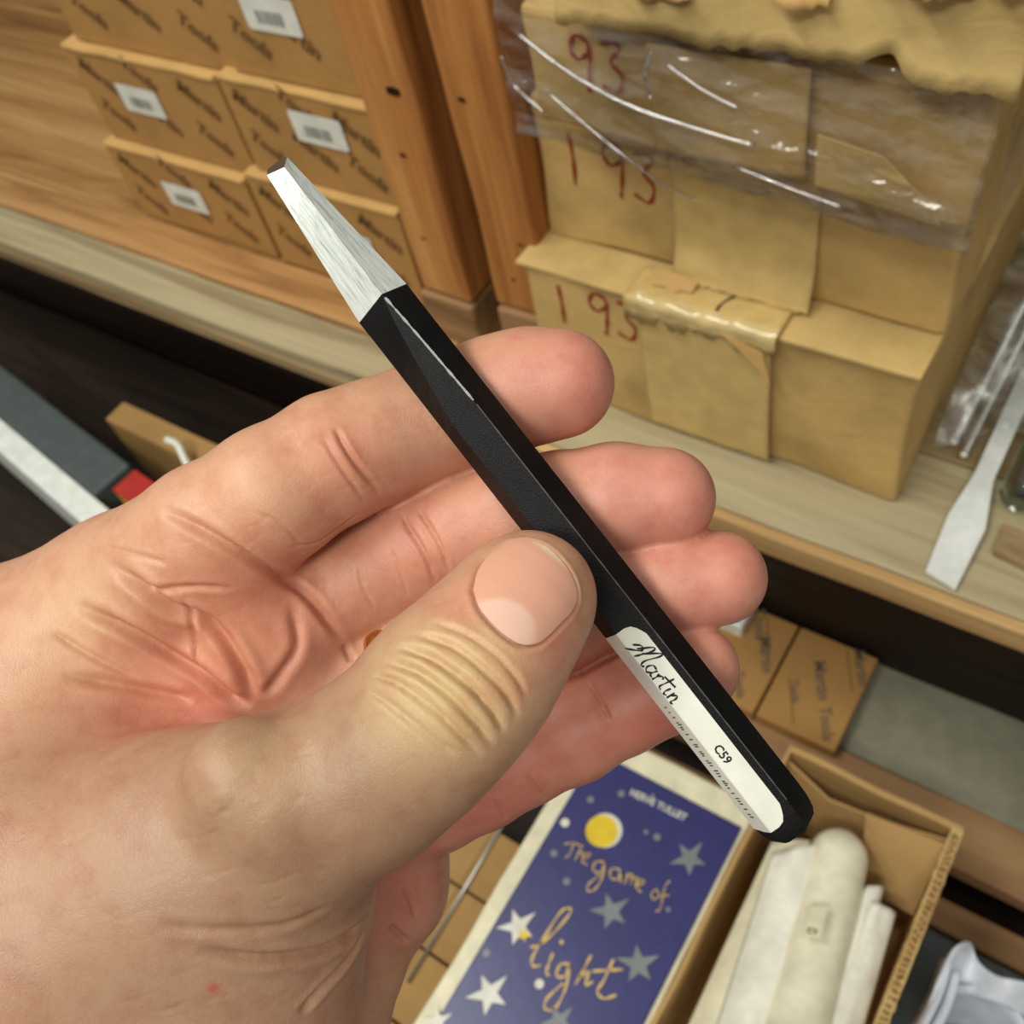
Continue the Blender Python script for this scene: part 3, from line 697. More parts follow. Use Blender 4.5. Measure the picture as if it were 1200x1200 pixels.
jun = [(.985 * R6, .12 * R6), (.13 * R6, .86 * R6), (.125 * R6, .86 * R6), (-.985 * R6, -.05 * R6), (-.5 * R6, -.82 * R6), (.5 * R6, -.82 * R6)]
def lerp(A, B, t): return [(a[0] + (b[0] - a[0]) * t, a[1] + (b[1] - a[1]) * t) for a, b in zip(A, B)]
def loft(secs, cap0=True, cap1=True):
    V = [p for s in secs for p in s]; m = len(secs[0]); Fc = []
    for i in range(len(secs) - 1):
        for k in range(m): Fc.append((i * m + k, (i + 1) * m + k, (i + 1) * m + (k + 1) % m, i * m + (k + 1) % m))
    if cap0: Fc.append(tuple(range(m)))
    if cap1: Fc.append(tuple(range(len(V) - 1, len(V) - m - 1, -1)))
    return V, Fc

def chisel_black():
    m, nt, b = base_mat('black_enamel', .52, .2)
    v = tnoise(nt, coords(nt, (1, 1, 1)), 2600, 2, .6); g = tnoise(nt, coords(nt, (1, 1, 1)), 90, 5, .6)
    nt.links.new(ramp(nt, g, [(.35, (8, 8, 9)), (.62, (16, 16, 18)), (.8, (30, 30, 30))]), b.inputs['Base Color'])
    bump(nt, b, v, .6, .0003); return m
def brushed():
    m, nt, b = base_mat('bare_brushed_steel', .42, .5); b.inputs['Metallic'].default_value = .3
    tc = nd(nt, 'ShaderNodeTexCoord'); mp = nd(nt, 'ShaderNodeMapping')
    q = Matrix([list(M3 @ AXC), list(M3 @ SD), list(M3 @ NM)]).to_euler()
    mp.inputs['Rotation'].default_value = q; mp.inputs['Scale'].default_value = (1, 1, 1)
    m2 = nd(nt, 'ShaderNodeMapping'); m2.inputs['Scale'].default_value = (60, 1100, 1100)
    nt.links.new(tc.outputs['Object'], mp.inputs['Vector']); nt.links.new(mp.outputs[0], m2.inputs['Vector'])
    v = tnoise(nt, m2.outputs[0], 1.3, 4, .65)
    nt.links.new(ramp(nt, v, [(.25, (150, 160, 160)), (.45, (214, 222, 218)), (.75, (244, 248, 244))]), b.inputs['Base Color'])
    bump(nt, b, v, .3, .0003); return m
MAT['black'] = chisel_black(); MAT['brushed'] = brushed()
MAT['wear'] = plain('worn_bright_edge', (150, 154, 150), .4, .5, .6)
MAT['tip_dark'] = plain('dark_ground_tip', (92, 72, 56), .5, .4, .3)
ch = empty('chisel', hexpt(LEN * .5, 0, 0)); tag(ch, 'black hexagonal steel chisel with a bare silver tip, held between thumb and fingers', 'chisel')
V, Fc = loft([section(0, tipS, tipA)] + [section(JT * k / 6, lerp(tipS, jun, k / 6), [a * (1 - k / 6) for a in tipA]) for k in range(1, 7)], False, False)
bld = mk('blade', V, Fc, 'brushed', ch); bld['label'] = 'bare brushed silver blade'; fix_normals(bld)
mk('ground_tip', section(-.00002, tipS, tipA), [(0, 1, 2, 3, 4, 5)], 'tip_dark', ch)
secs = [section(JT, jun, None, 1.01)] + [section(JT + .030 * k / 6, lerp(jun, HEX, (k / 6) ** .8)) for k in range(1, 7)]
secs += [section(t, HEX) for t in (.09, .12, .15, LEN - .0075)]
def rnd_end(t, k): return section(t, HEX, None, k)
secs += [rnd_end(LEN - .0052, .99), rnd_end(LEN - .0034, .955), rnd_end(LEN - .0018, .89), rnd_end(LEN - .0007, .79), rnd_end(LEN, .6)]
V, Fc = loft(secs)
sh = mk('shaft', V, Fc, 'black', ch); fix_normals(sh)
bv = sh.modifiers.new('edge_bevel', 'BEVEL'); bv.width = .00035; bv.segments = 2; bv.limit_method = 'ANGLE'; bv.angle_limit = math.radians(25)
# worn bright line where the forged flat runs out into the hexagon
def facet(i, t, f, off):                                          # point on hexagon facet i..i+1
    a, b = HEX[i], HEX[(i + 1) % 6]; s, n = a[0] + (b[0] - a[0]) * f, a[1] + (b[1] - a[1]) * f
    mx, my = (a[0] + b[0]) / 2, (a[1] + b[1]) / 2; L = math.hypot(mx, my); return hexpt(t, s + mx / L * off, n + my / L * off)
V, Fc = [], []
for k in range(40):
    q = k / 39; t = JT + .001 + .028 * q; f = (q * .98) ** .8 if q > 0 else 0
    S = lerp(jun, HEX, ((t - JT) / .030) ** .8); a = S[1]
    ww = .00022 + .0002 * noise.noise(Vector((k * .4, 0, 0)))
    V += [hexpt(t, a[0] - ww, a[1] + .00012), hexpt(t, a[0] + ww, a[1] + .00008)]
mk('worn_edge', V, [(2 * k, 2 * k + 1, 2 * k + 3, 2 * k + 2) for k in range(39)], 'wear', ch)
V = []
for k in range(60):
    t = JT + .03 + (LEN - JT - .038) * k / 59; ww = .00012 + .00008 * noise.noise(Vector((k * .9, 0, 0)))
    V += [hexpt(t, HEX[1][0] - ww, HEX[1][1] + .00003), hexpt(t, HEX[1][0] + ww, HEX[1][1] - .00001)]
mk('worn_edge', V, [(2 * k, 2 * k + 1, 2 * k + 3, 2 * k + 2) for k in range(59)], plain('scuffed_black_edge', (74, 74, 74), .5, .4), ch)
# wrapped paper label: part of the middle facet (1-2) and the left facet (2-3)
L0, L1 = .1215, .1712
V = []; NL = 40
def lab_pt(t, c, off=.00012):                                     # c: 0..1 left facet (from far side), 1..1.76 middle facet
    return facet(2, t, 1 - c, off) if c <= 1 else facet(1, t, 1 - (c - 1), off)
cs = [.02, .3, .6, .9, .985, 1.015, 1.1, 1.3, 1.5, 1.62, 1.70, 1.74, 1.76]
for i in range(NL):
    q = i / (NL - 1)
    for c in cs:
        e = max(0, (c - 1.3) / .46); s0 = .0035 * e ** 2.5; s1 = .0038 * e ** 2.5 + .001 * max(0, .6 - c)
        V.append(lab_pt(L0 + s0 + (L1 - L0 - s0 - s1) * q, c))
lb = mk('paper_label', V, grid_faces(NL, len(cs)), 'paper', ch); lb['label'] = 'white printed paper label'
def put_mid(x, y): return facet(1, L0 + x, 1 - y / R6, .00022)     # x along the shaft, y across the facet
def put_left(x, y): return facet(2, L0 + x, 1 - y / R6, .00022)
mart = [[(.0, .5), (.35, .9), (.6, .75), (.3, .35), (-.1, -.05)], [(.35, .55), (.85, 1.45), (1.0, 1.3), (.75, .5), (.6, .1)], [(.75, .6), (1.4, 1.6), (1.5, 1.4), (1.2, .5), (1.25, .12), (1.45, .2)],
        [(2.0, .72), (1.7, .72), (1.55, .35), (1.75, .12), (2.0, .4), (2.1, .72), (2.0, .25), (2.2, .15)], [(2.3, .7), (2.35, .4), (2.3, .1)], [(2.33, .5), (2.55, .75), (2.7, .65)],
        [(3.05, 1.25), (2.95, .6), (2.9, .2), (3.1, .12)], [(2.6, .85), (3.5, .98)], [(3.4, .7), (3.32, .3), (3.4, .12), (3.55, .2)], [(3.72, .7), (3.68, .1)], [(3.7, .4), (3.95, .72), (4.05, .5), (4.0, .15), (4.2, .15)]]
V, Fc = ribbon([[(.0036 + x * .0034, -.0002 + y * .0031) for x, y in s] for s in mart], .00046, put_mid, True, 6)
mk('script_lettering', V, Fc, 'black_ink', lb)
text('code_lettering', 'C59', .0026, lambda x, y: put_mid(x, y), 'black_ink', lb, 0, (.0295, .0012), .95)
rnd = random.Random(3); V, Fc = [], []; x = .018
while x < .046:
    h = rnd.uniform(.0006, .0012); b = len(V); V += [put_left(x, .0028), put_left(x + .00025, .0028), put_left(x + .00025, .0028 + h * 1.6), put_left(x, .0028 + h * 1.6)]; Fc.append((b, b + 1, b + 2, b + 3)); x += rnd.choice((.0005, .0007, .0013))
mk('fine_print', V, Fc, 'black_ink', lb)

# ------------------------------------------------------------------ the hand: one continuous surface grown from joint chains
def hp(u, v, d, rpx):                                             # joint in mm, camera axes, radius in mm
    p = camp(u, v, d) ; return (p[0], p[1], p[2], rpx * d / F)
def seg(P, a, b):
    a = np.asarray(a, np.float32); b = np.asarray(b, np.float32); ba = b[:3] - a[:3]; pa = P - a[:3]
    t = np.clip((pa @ ba) / max(float(ba @ ba), 1e-6), 0, 1).astype(np.float32)
    q = pa - t[:, None] * ba
    return np.sqrt(np.einsum('ij,ij->i', q, q)) - (a[3] + t * (b[3] - a[3]))
def smin(a, b, k):
    h = np.maximum(k - np.abs(a - b), 0) / k; return np.minimum(a, b) - h * h * k * .25
def chain(P, nodes, k):
    d = None
    for i in range(len(nodes) - 1):
        e = seg(P, nodes[i], nodes[i + 1]); d = e if d is None else smin(d, e, k)
    return d
H = lambda *a: hp(*a)
INDEX = [H(150, 705, 230, 95), H(245, 625, 217, 80), H(320, 580, 214, 79), H(392, 537, 217, 75), H(440, 518, 220, 71), H(490, 500, 224, 70), H(540, 480, 224, 68), H(582, 463, 223, 67), H(620, 453, 222, 66), H(656, 450, 220, 64)]
MIDDLE = [H(290, 745, 230, 84), H(350, 709, 233, 74), H(420, 676, 234, 72), H(490, 643, 231, 69), H(540, 622, 228, 67), H(600, 605, 224, 63), H(655, 592, 223, 61), H(720, 584, 222, 63), H(778, 584, 220, 60)]
RING = [H(370, 820, 238, 72), H(430, 800, 236, 64), H(510, 768, 232, 66), H(580, 742, 228, 66), H(650, 722, 226, 65), H(720, 700, 224, 57), H(785, 686, 222, 59), H(842, 677, 220, 56)]
PINKY = [H(455, 945, 234, 68), H(510, 935, 230, 60), H(560, 908, 228, 62), H(610, 884, 227, 58), H(670, 856, 225, 59), H(730, 826, 223, 55), H(775, 803, 221, 55), H(814, 784, 219, 52)]
THUMB = [H(200, 1012, 195, 138), H(347, 950, 186, 111), H(430, 905, 181, 101), H(484, 862, 179, 97), H(525, 815, 178, 98), H(560, 778, 180, 91), H(590, 738, 183, 81), H(613, 708, 186, 73), H(622, 698, 187, 70)]
PALM = [[H(150, 705, 231, 95), H(20, 800, 240, 130), H(-130, 930, 240, 170)],
        [H(290, 745, 231, 86), H(160, 840, 240, 112), H(-60, 1000, 245, 170)],
        [H(378, 835, 237, 82), H(240, 950, 245, 120), H(20, 1110, 240, 170)],
        [H(455, 950, 240, 72), H(440, 1036, 240, 76), H(412, 1086, 240, 64), H(384, 1132, 238, 80), H(330, 1240, 236, 115), H(120, 1300, 232, 180)],
        [H(350, 968, 195, 98), H(298, 1062, 198, 126), H(270, 1160, 204, 142), H(220, 1280, 212, 160)],          # thenar mass
        [H(200, 1012, 195, 140), H(60, 1082, 200, 175), H(-90, 1200, 212, 210), H(-250, 1420, 228, 215), H(-400, 1650, 242, 215)],   # thumb metacarpal to forearm
        [H(90, 795, 230, 106), H(60, 890, 222, 120), H(40, 1000, 208, 142)],                                              # first web
        [H(260, 1040, 200, 125), H(60, 1150, 205, 170)]]
PADS = [[H(205, 662, 219, 56), H(285, 690, 221, 54), H(335, 740, 225, 50)], [H(285, 910, 173.5, 64), H(320, 928, 174.5, 68)], [H(150, 740, 226, 50), H(215, 775, 228, 46), H(255, 800, 232, 40)]]
def hand_sdf(P):
    palm = None
    for c in PALM:
        e = chain(P, c, 6); palm = e if palm is None else smin(palm, e, 14)
    th = chain(P, THUMB, 4)
    body = smin(palm, th, 8)
    for c in PADS: body = smin(body, chain(P, c, 3), 6)
    d = None
    for fch, k in ((INDEX, 9), (MIDDLE, 7), (RING, 7), (PINKY, 7)):
        e = smin(body, chain(P, fch, 3), k); d = e if d is None else smin(d, e, 1.3)
    return d
def in_mm(ch): return [tuple(x * 1. for x in n) for n in ch]
_sc = 1.0
def surface_nets(h, lo, hi):
    n = [int(math.ceil((hi[i] - lo[i]) / (4 * h))) * 4 for i in range(3)]
    nc = [x // 4 for x in n]
    g = [lo[i] + (np.arange(nc[i]) + .5) * 4 * h - .5 * h for i in range(3)]
    C = np.stack(np.meshgrid(*g, indexing='ij'), -1).reshape(-1, 3).astype(np.float32)
    D = np.concatenate([hand_sdf(c) for c in np.array_split(C, 20)]).reshape(nc)
    V = np.repeat(np.repeat(np.repeat(D, 4, 0), 4, 1), 4, 2)
    idx = np.argwhere(np.abs(V) < 4 * h * .87 + 1.6 * h)
    P = (idx * h + np.array(lo)).astype(np.float32)
    vals = np.concatenate([hand_sdf(c) for c in np.array_split(P, 40)])
    V[idx[:, 0], idx[:, 1], idx[:, 2]] = vals
    V[0] = V[-1] = 9; V[:, 0] = V[:, -1] = 9; V[:, :, 0] = V[:, :, -1] = 9
    s = V < 0
    cor = [(a, b, c) for a in (0, 1) for b in (0, 1) for c in (0, 1)]
    sl = lambda A, o: A[o[0]:A.shape[0] - 1 + o[0], o[1]:A.shape[1] - 1 + o[1], o[2]:A.shape[2] - 1 + o[2]]
    cnt = sum(sl(s, o).astype(np.int8) for o in cor); act = (cnt > 0) & (cnt < 8)
    cells = np.argwhere(act); ids = -np.ones(act.shape, np.int64); ids[act] = np.arange(len(cells))
    acc = np.zeros((len(cells), 3)); num = np.zeros(len(cells))
    cv = {o: V[cells[:, 0] + o[0], cells[:, 1] + o[1], cells[:, 2] + o[2]] for o in cor}
    for o in cor:
        for ax in range(3):
            if o[ax] == 0:
                q = list(o); q[ax] = 1; q = tuple(q); a, b = cv[o], cv[q]; m = (a < 0) != (b < 0)
                t = a[m] / (a[m] - b[m]); p = np.tile(np.array(o, float), (m.sum(), 1)); p[:, ax] = t; acc[m] += p; num[m] += 1
    pos = (cells + acc / num[:, None]) * h + np.array(lo)
    quads = []
    for ax in range(3):
        o = [0, 0, 0]; o[ax] = 1
        A = s[:s.shape[0] - o[0], :s.shape[1] - o[1], :s.shape[2] - o[2]]; B = s[o[0]:, o[1]:, o[2]:]
        e = np.argwhere(A != B); flip = A[e[:, 0], e[:, 1], e[:, 2]]
        b, c = [(1, 2), (2, 0), (0, 1)][ax]
        def cell(db, dc):
            q = e.copy(); q[:, b] -= db; q[:, c] -= dc; return ids[q[:, 0], q[:, 1], q[:, 2]]
        ok = (e[:, b] > 0) & (e[:, c] > 0) & (e[:, b] < s.shape[b] - 1) & (e[:, c] < s.shape[c] - 1)
        e = e[ok]; flip = flip[ok]
        Q = np.stack([cell(1, 1), cell(0, 1), cell(0, 0), cell(1, 0)], 1); Q[~flip] = Q[~flip][:, ::-1]; quads.append(Q)
    return pos, np.concatenate(quads)
allp = np.array(INDEX + MIDDLE + RING + PINKY + THUMB + [n for c in PALM for n in c])
lo = (allp[:, :3] - allp[:, 3:]).min(0) - 4; hi = (allp[:, :3] + allp[:, 3:]).max(0) + 4
pos, quads = surface_nets(1.05, lo, hi)
def vnormals(P, Q):
    f = np.cross(P[Q[:, 2]] - P[Q[:, 0]], P[Q[:, 3]] - P[Q[:, 1]]); out = np.zeros_like(P)
    for k in range(4):
        for c in range(3): out[:, c] += np.bincount(Q[:, k], f[:, c], len(P))
    return out / (np.linalg.norm(out, axis=1, keepdims=True) + 1e-12)
def split_quads(P, Q):                                            # each quad into four
    n = len(P); E = np.concatenate([np.stack([Q[:, k], Q[:, (k + 1) % 4]], 1) for k in range(4)]); E.sort(1)
    key, inv_ = np.unique(E[:, 0] * n + E[:, 1], return_inverse=True); inv_ = inv_.ravel()
    mid = (P[key // n] + P[key % n]) / 2; cen = P[Q].mean(1); m = len(Q)
    e = [n + inv_[k * m:(k + 1) * m] for k in range(4)]; c = n + len(key) + np.arange(m)
    return np.concatenate([P, mid, cen]), np.concatenate([np.stack([Q[:, k], e[k], c, e[k - 1]], 1) for k in range(4)])
def settle(P, Q, it):                                             # pull the points onto the smooth surface
    nn = vnormals(P, Q)
    for _ in range(it): P = P - nn * np.concatenate([hand_sdf(c.astype(np.float32)) for c in np.array_split(P, 30)])[:, None]
    return P
def relax(P, Q, it):
    for _ in range(it):
        acc = np.zeros_like(P); cnt = np.bincount(Q.ravel(), minlength=len(P))[:, None]; fc = P[Q].mean(1)
        for k in range(4):
            for c in range(3): acc[:, c] += np.bincount(Q[:, k], fc[:, c], len(P))
        P = acc / cnt
    return P
pos = settle(relax(pos, quads, 2), quads, 1)
hb_p = CAM + (M3 @ (pos / 1000).T).T
hb = BVHTree.FromPolygons(hb_p.tolist(), quads.tolist())
pos, quads = split_quads(pos, quads); pos = relax(settle(pos, quads, 1), quads, 1)
hand_o = Vector(w3(np.array(H(150, 900, 235, 1)[:3]) / 1000))
co = CAM + (M3 @ (pos / 1000).T).T; no = vnormals(co, quads); nvt = len(co)
me2 = bpy.data.meshes.new('hand'); me2.vertices.add(nvt); me2.loops.add(len(quads) * 4); me2.polygons.add(len(quads))
me2.vertices.foreach_set('co', (co - np.array(hand_o)).ravel()); me2.loops.foreach_set('vertex_index', quads.ravel().astype(np.int32))
me2.polygons.foreach_set('loop_start', np.arange(0, len(quads) * 4, 4, dtype=np.int32)); me2.update(calc_edges=True)
me2.polygons.foreach_set('use_smooth', [True] * len(quads))
hand = bpy.data.objects.new('hand', me2); COL.objects.link(hand); hand.location = hand_o
def hit(u, v):
    r = Vector(ray(u, v)).normalized(); h = hb.ray_cast(Vector(CAM), r); return h[0], h[1]
def crease(pts, width, depth, side=.3, taper=True):
    """a skin fold: points on the skin joined by a groove with soft lips (mm)"""
    depth *= 1.2; width *= .8; side *= .55
    P = []
    for p in catmull([np.array(q, float) for q in pts], 14):
        h, _ = hit(*p)
        if h is not None: P.append(h)
    if len(P) < 3: return
    P = np.array([list(p) for p in P]); w_ = width / 1000
    b0, b1 = P.min(0) - 5 * w_, P.max(0) + 5 * w_
    m = np.where(((co > b0) & (co < b1)).all(1))[0]
    if len(m) == 0: return
    a = P[:-1]; ba = P[1:] - a; L2 = (ba * ba).sum(1) + 1e-15
    best = np.full(len(m), 1e9); tt = np.zeros(len(m))
    for i in range(len(a)):
        if L2[i] > .006 ** 2: continue
        pa = co[m] - a[i]; t = np.clip(pa @ ba[i] / L2[i], 0, 1); d = np.linalg.norm(pa - t[:, None] * ba[i], axis=1)
        k = d < best; best[k] = d[k]; tt[k] = (i + t[k]) / len(a)
    fade = np.clip(np.minimum(tt, 1 - tt) * 6, 0, 1) if taper else 1.
    g = -depth * np.exp(-(best / w_) ** 2) + side * depth * np.exp(-((best - 2.1 * w_) / (1.1 * w_)) ** 2)
    disp[m] += g * fade / 1000
disp = np.zeros(nvt)
# palm folds
crease([(188, 597), (227, 615), (271, 642), (314, 669), (352, 691), (380, 722), (404, 754)], 1.3, 1.5)
crease([(125, 658), (162, 685), (200, 712), (238, 725), (265, 752), (288, 792), (299, 822)], 1.7, 1.9, .5)
crease([(87, 707), (141, 734), (190, 761), (233, 788), (268, 816), (296, 828)], 1.5, 1.7, .5)
crease([(341, 707), (349, 756), (328, 792), (308, 818)], 1.5, .9, .3)
crease([(402, 755), (408, 766), (411, 776)], .9, .7)
crease([(70, 790), (130, 800), (165, 807), (200, 815), (228, 821)], 1.3, 1.0, .4)
crease([(162, 690), (190, 690), (230, 688), (275, 690)], .9, .6)
crease([(215, 700), (228, 740), (232, 785)], .8, .6)
crease([(60, 740), (110, 770), (170, 800)], .8, .5)
crease([(120, 640), (160, 650), (200, 662)], .7, .4)
# finger joint lines
for pts, wd, dp in (
    ([(392, 500), (405, 525), (422, 550), (447, 580)], .7, .8), ([(378, 512), (392, 535), (408, 560), (430, 590)], .6, .45),
    ([(470, 600), (480, 620), (497, 648), (512, 684)], .7, .8), ([(487, 592), (500, 612), (516, 640), (528, 672)], .6, .6),
    ([(606, 545), (612, 560), (620, 590)], .5, .4), ([(690, 800), (704, 822), (716, 846)], .5, .6), ([(616, 908), (626, 922), (638, 938)], .6, .6),
    ([(578, 936), (588, 950), (594, 962)], .5, .4), ([(300, 600), (330, 615), (355, 640)], .5, .3),
    ([(340, 640), (370, 636), (395, 620), (425, 598)], .45, .3), ([(420, 660), (426, 690), (440, 715)], .45, .35), ([(455, 640), (468, 668), (478, 700)], .45, .3)):
    crease(pts, wd, dp, .3)
# thumb knuckle folds
for pts, wd, dp in (
    ([(428, 806), (452, 822), (490, 852), (515, 872), (536, 886)], .75, .5), ([(436, 790), (468, 802), (510, 834), (540, 862), (566, 886)], .7, .8), ([(448, 774), (486, 786), (526, 814), (556, 846), (580, 874)], .8, 1.0),
    ([(464, 757), (504, 770), (546, 800), (576, 832), (592, 858)], .8, 1.0), ([(484, 742), (530, 757), (566, 784), (594, 814), (608, 840)], .75, .8),
    ([(506, 728), (548, 744), (582, 768), (606, 796), (618, 816)], .6, .45), ([(480, 800), (505, 822), (528, 850)], .5, .4), ([(530, 782), (552, 800), (570, 826)], .45, .35)):
    crease(pts, wd, dp, .28)
# wrist and thumb base folds
crease([(230, 1112), (300, 1124), (368, 1117), (405, 1100), (432, 1078)], 1.3, 1.2, .4)
crease([(350, 1190), (376, 1160), (406, 1128), (430, 1086)], 1.2, 1.1, .4)
crease([(180, 1085), (250, 1090), (330, 1085), (390, 1060)], 1.2, .4, .3)
crease([(474, 1040), (482, 1056), (488, 1076)], .9, .6); crease([(456, 1084), (468, 1096), (480, 1106)], .9, .9)
rk = random.Random(12)
for k in range(16):
    u = rk.uniform(235, 350); v = rk.uniform(885, 985); l = rk.uniform(14, 34); crease([(u, v), (u + l * .5, v - l * .12 + rk.uniform(-3, 3)), (u + l, v - l * .35)], .5, rk.uniform(.05, .1), .2)
for k in range(26):
    u = rk.uniform(60, 330); v = rk.uniform(980, 1190); l = rk.uniform(20, 60); crease([(u, v), (u + l * .5, v - l * .1 + rk.uniform(-4, 4)), (u + l, v - l * .3)], .55, rk.uniform(.04, .09), .2)
for k in range(22):
    q = rk.random(); u = 215 + 330 * q + rk.uniform(-15, 15); v = 640 - 125 * q + rk.uniform(-45, 45); l = rk.uniform(16, 40); crease([(u, v), (u + l * .5, v - l * .2 + rk.uniform(-3, 3)), (u + l, v - l * .5)], .4, rk.uniform(.03, .08), .2)
for k in range(16):
    u = rk.uniform(350, 470); v = 705 - (u - 350) * .42 + rk.uniform(-35, 40); l = rk.uniform(12, 30); crease([(u, v), (u + l * .25, v + l * .5), (u + l * .6, v + l)], .4, rk.uniform(.05, .1), .2)
# nail bed: the skin rises in a rim round the nail
NAIL = [(556, 692), (561, 672), (572, 655), (590, 641), (612, 635), (636, 641), (655, 657), (669, 678), (674, 700), (668, 716), (655, 730), (640, 745), (628, 753), (610, 754), (592, 744), (575, 728), (562, 711)]
crease(NAIL + [NAIL[0]], .8, .55, .6, False)
co2 = co + no * disp[:, None]
# skin tone in soft patches; tan thumb back and wrist deepened with painted shade
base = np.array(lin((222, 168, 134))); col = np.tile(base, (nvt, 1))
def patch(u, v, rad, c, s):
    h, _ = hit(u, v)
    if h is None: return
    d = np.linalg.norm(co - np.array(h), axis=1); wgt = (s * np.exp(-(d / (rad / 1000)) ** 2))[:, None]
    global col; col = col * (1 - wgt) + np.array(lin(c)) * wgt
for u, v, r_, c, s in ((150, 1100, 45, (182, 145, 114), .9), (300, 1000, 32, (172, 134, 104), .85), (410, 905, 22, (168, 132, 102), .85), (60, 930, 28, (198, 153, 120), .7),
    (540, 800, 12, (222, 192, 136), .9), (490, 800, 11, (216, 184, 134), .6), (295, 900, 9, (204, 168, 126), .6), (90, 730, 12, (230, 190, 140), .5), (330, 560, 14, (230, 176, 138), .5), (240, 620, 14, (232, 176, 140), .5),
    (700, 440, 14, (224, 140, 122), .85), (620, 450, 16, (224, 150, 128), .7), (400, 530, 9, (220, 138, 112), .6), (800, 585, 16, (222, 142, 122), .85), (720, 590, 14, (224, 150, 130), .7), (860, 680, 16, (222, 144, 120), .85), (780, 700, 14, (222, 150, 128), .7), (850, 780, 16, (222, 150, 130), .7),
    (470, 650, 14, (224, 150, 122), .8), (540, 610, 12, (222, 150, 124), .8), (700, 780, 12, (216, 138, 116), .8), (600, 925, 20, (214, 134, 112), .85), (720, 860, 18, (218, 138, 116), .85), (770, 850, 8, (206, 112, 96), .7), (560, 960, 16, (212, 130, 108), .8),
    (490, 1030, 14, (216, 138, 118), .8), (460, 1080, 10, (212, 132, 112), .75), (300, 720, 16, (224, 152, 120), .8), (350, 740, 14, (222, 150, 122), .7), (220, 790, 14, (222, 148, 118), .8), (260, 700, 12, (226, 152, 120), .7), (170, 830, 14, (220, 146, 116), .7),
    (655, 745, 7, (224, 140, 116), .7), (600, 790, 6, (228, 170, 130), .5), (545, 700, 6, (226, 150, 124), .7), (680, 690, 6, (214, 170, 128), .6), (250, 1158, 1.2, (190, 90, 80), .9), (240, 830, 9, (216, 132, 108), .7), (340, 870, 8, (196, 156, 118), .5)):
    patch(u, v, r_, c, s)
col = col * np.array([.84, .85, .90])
me2.vertices.foreach_set('co', (co2 - np.array(hand_o)).ravel()); me2.update()
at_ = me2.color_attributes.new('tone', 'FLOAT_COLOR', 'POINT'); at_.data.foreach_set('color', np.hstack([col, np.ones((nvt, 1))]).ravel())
def skin():
    m, nt, b = base_mat('skin', .42, .42)
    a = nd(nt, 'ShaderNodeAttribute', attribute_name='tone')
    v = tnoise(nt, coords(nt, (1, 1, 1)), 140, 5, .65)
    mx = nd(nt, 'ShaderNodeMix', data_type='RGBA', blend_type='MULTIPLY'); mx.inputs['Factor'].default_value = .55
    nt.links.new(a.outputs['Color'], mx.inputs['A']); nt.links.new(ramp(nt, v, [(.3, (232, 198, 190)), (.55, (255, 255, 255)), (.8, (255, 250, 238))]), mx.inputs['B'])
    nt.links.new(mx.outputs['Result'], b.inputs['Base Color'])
    b.inputs['Subsurface Weight'].default_value = .16; b.inputs['Subsurface Radius'].default_value = (1, .5, .32); b.inputs['Subsurface Scale'].default_value = .0035
    f = tnoise(nt, coords(nt, (1, 1, 1)), 900, 4, .65); g = nd(nt, 'ShaderNodeTexVoronoi', feature='DISTANCE_TO_EDGE'); g.inputs['Scale'].default_value = 1100
    nt.links.new(coords(nt, (1, 1, 1)), g.inputs['Vector'])
    cl = nd(nt, 'ShaderNodeMath', operation='MINIMUM'); cl.inputs[1].default_value = .12; nt.links.new(g.outputs['Distance'], cl.inputs[0])
    ad = nd(nt, 'ShaderNodeMath', operation='MULTIPLY_ADD'); ad.inputs[1].default_value = 2.2; nt.links.new(cl.outputs[0], ad.inputs[0]); nt.links.new(f, ad.inputs[2])
    bump(nt, b, ad.outputs[0], .22, .0004); return m
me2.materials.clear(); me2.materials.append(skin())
tag(hand, 'bare left hand, palm up, pinching the chisel between thumb and fingers', 'hand')
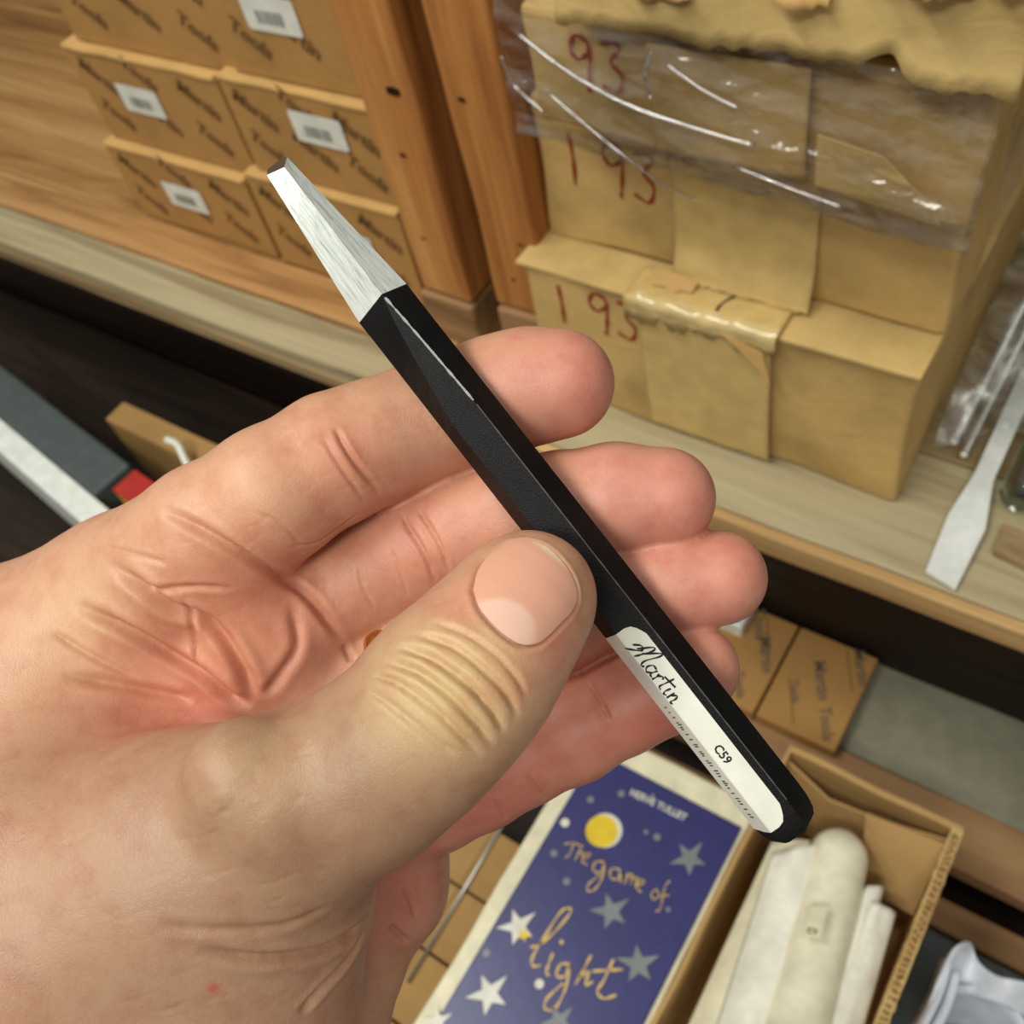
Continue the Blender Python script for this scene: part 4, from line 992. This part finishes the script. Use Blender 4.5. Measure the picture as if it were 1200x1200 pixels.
# thumb nail
C0 = np.array([616, 697.]); V = []; cols = []; nr = 24; N = 72
out = catmull([np.array(p, float) for p in NAIL + [NAIL[0]]], 6); out = [out[int(k * (len(out) - 1) / N)] for k in range(N)]
tdir = np.array([.62, -.78])
for i in range(nr + 1):
    s = i / nr
    for p in out:
        q = C0 + (p - C0) * s * 1.02; r_ = Vector(ray(*q)).normalized(); h = hb.ray_cast(Vector(CAM), r_)
        along = (q - C0) @ tdir
        lift = .00025 + .0003 * (1 - s ** 3) 
        V.append(h[0] + h[1] * lift)
        c = np.array(lin((222, 166, 142)))
        lun = np.linalg.norm((q - np.array([583, 742])) / np.array([44, 40]))
        k1 = min(1, max(0, (1.06 - lun) / .16)); c = c * (1 - k1) + np.array(lin((232, 190, 172))) * k1
        k2 = min(1, max(0, (along - 50) / 8)) * (s > .85); c = c * (1 - k2) + np.array(lin((240, 220, 186))) * k2
        cols.append(list(c) + [1])
Fc = [(i * N + k, i * N + (k + 1) % N, (i + 1) * N + (k + 1) % N, (i + 1) * N + k) for i in range(nr) for k in range(N)]
def nailmat():
    m, nt, b = base_mat('nail', .30, .5); a = nd(nt, 'ShaderNodeAttribute', attribute_name='tone'); nt.links.new(a.outputs['Color'], b.inputs['Base Color'])
    b.inputs['Subsurface Weight'].default_value = .15; b.inputs['Subsurface Radius'].default_value = (1, .5, .3); b.inputs['Subsurface Scale'].default_value = .002; return m
nl = mk('thumb_nail', V, Fc, nailmat(), hand, True); ca = nl.data.color_attributes.new('tone', 'FLOAT_COLOR', 'POINT'); ca.data.foreach_set('color', np.array(cols).ravel()); fix_normals(nl)
nl['label'] = 'glossy pale thumb nail'
# gold ring on the ring finger
p0 = np.array(H(474, 785, 234, 1)[:3]); p1 = np.array(H(530, 762, 231, 1)[:3]); dr = _n(p1 - p0); e1 = _n(np.cross(dr, [0, 0, 1.])); e2 = np.cross(dr, e1)
V, Fc = [], []; NR, NS = 64, 10; RR = 13.9
for i in range(NR):
    a = 2 * math.pi * i / NR; rd_ = e1 * math.cos(a) + e2 * math.sin(a)
    for k in range(NS):
        b = 2 * math.pi * k / NS; V.append(w3((p0 + rd_ * (RR + 1.0 * math.cos(b)) + dr * 2.6 * math.sin(b)) / 1000))
for i in range(NR):
    for k in range(NS): Fc.append((i * NS + k, ((i + 1) % NR) * NS + k, ((i + 1) % NR) * NS + (k + 1) % NS, i * NS + (k + 1) % NS))
gr = mk('finger_ring', V, Fc, 'gold_metal', None, True); tag(gr, 'plain gold ring on the ring finger, glimpsed behind the thumb', 'ring')
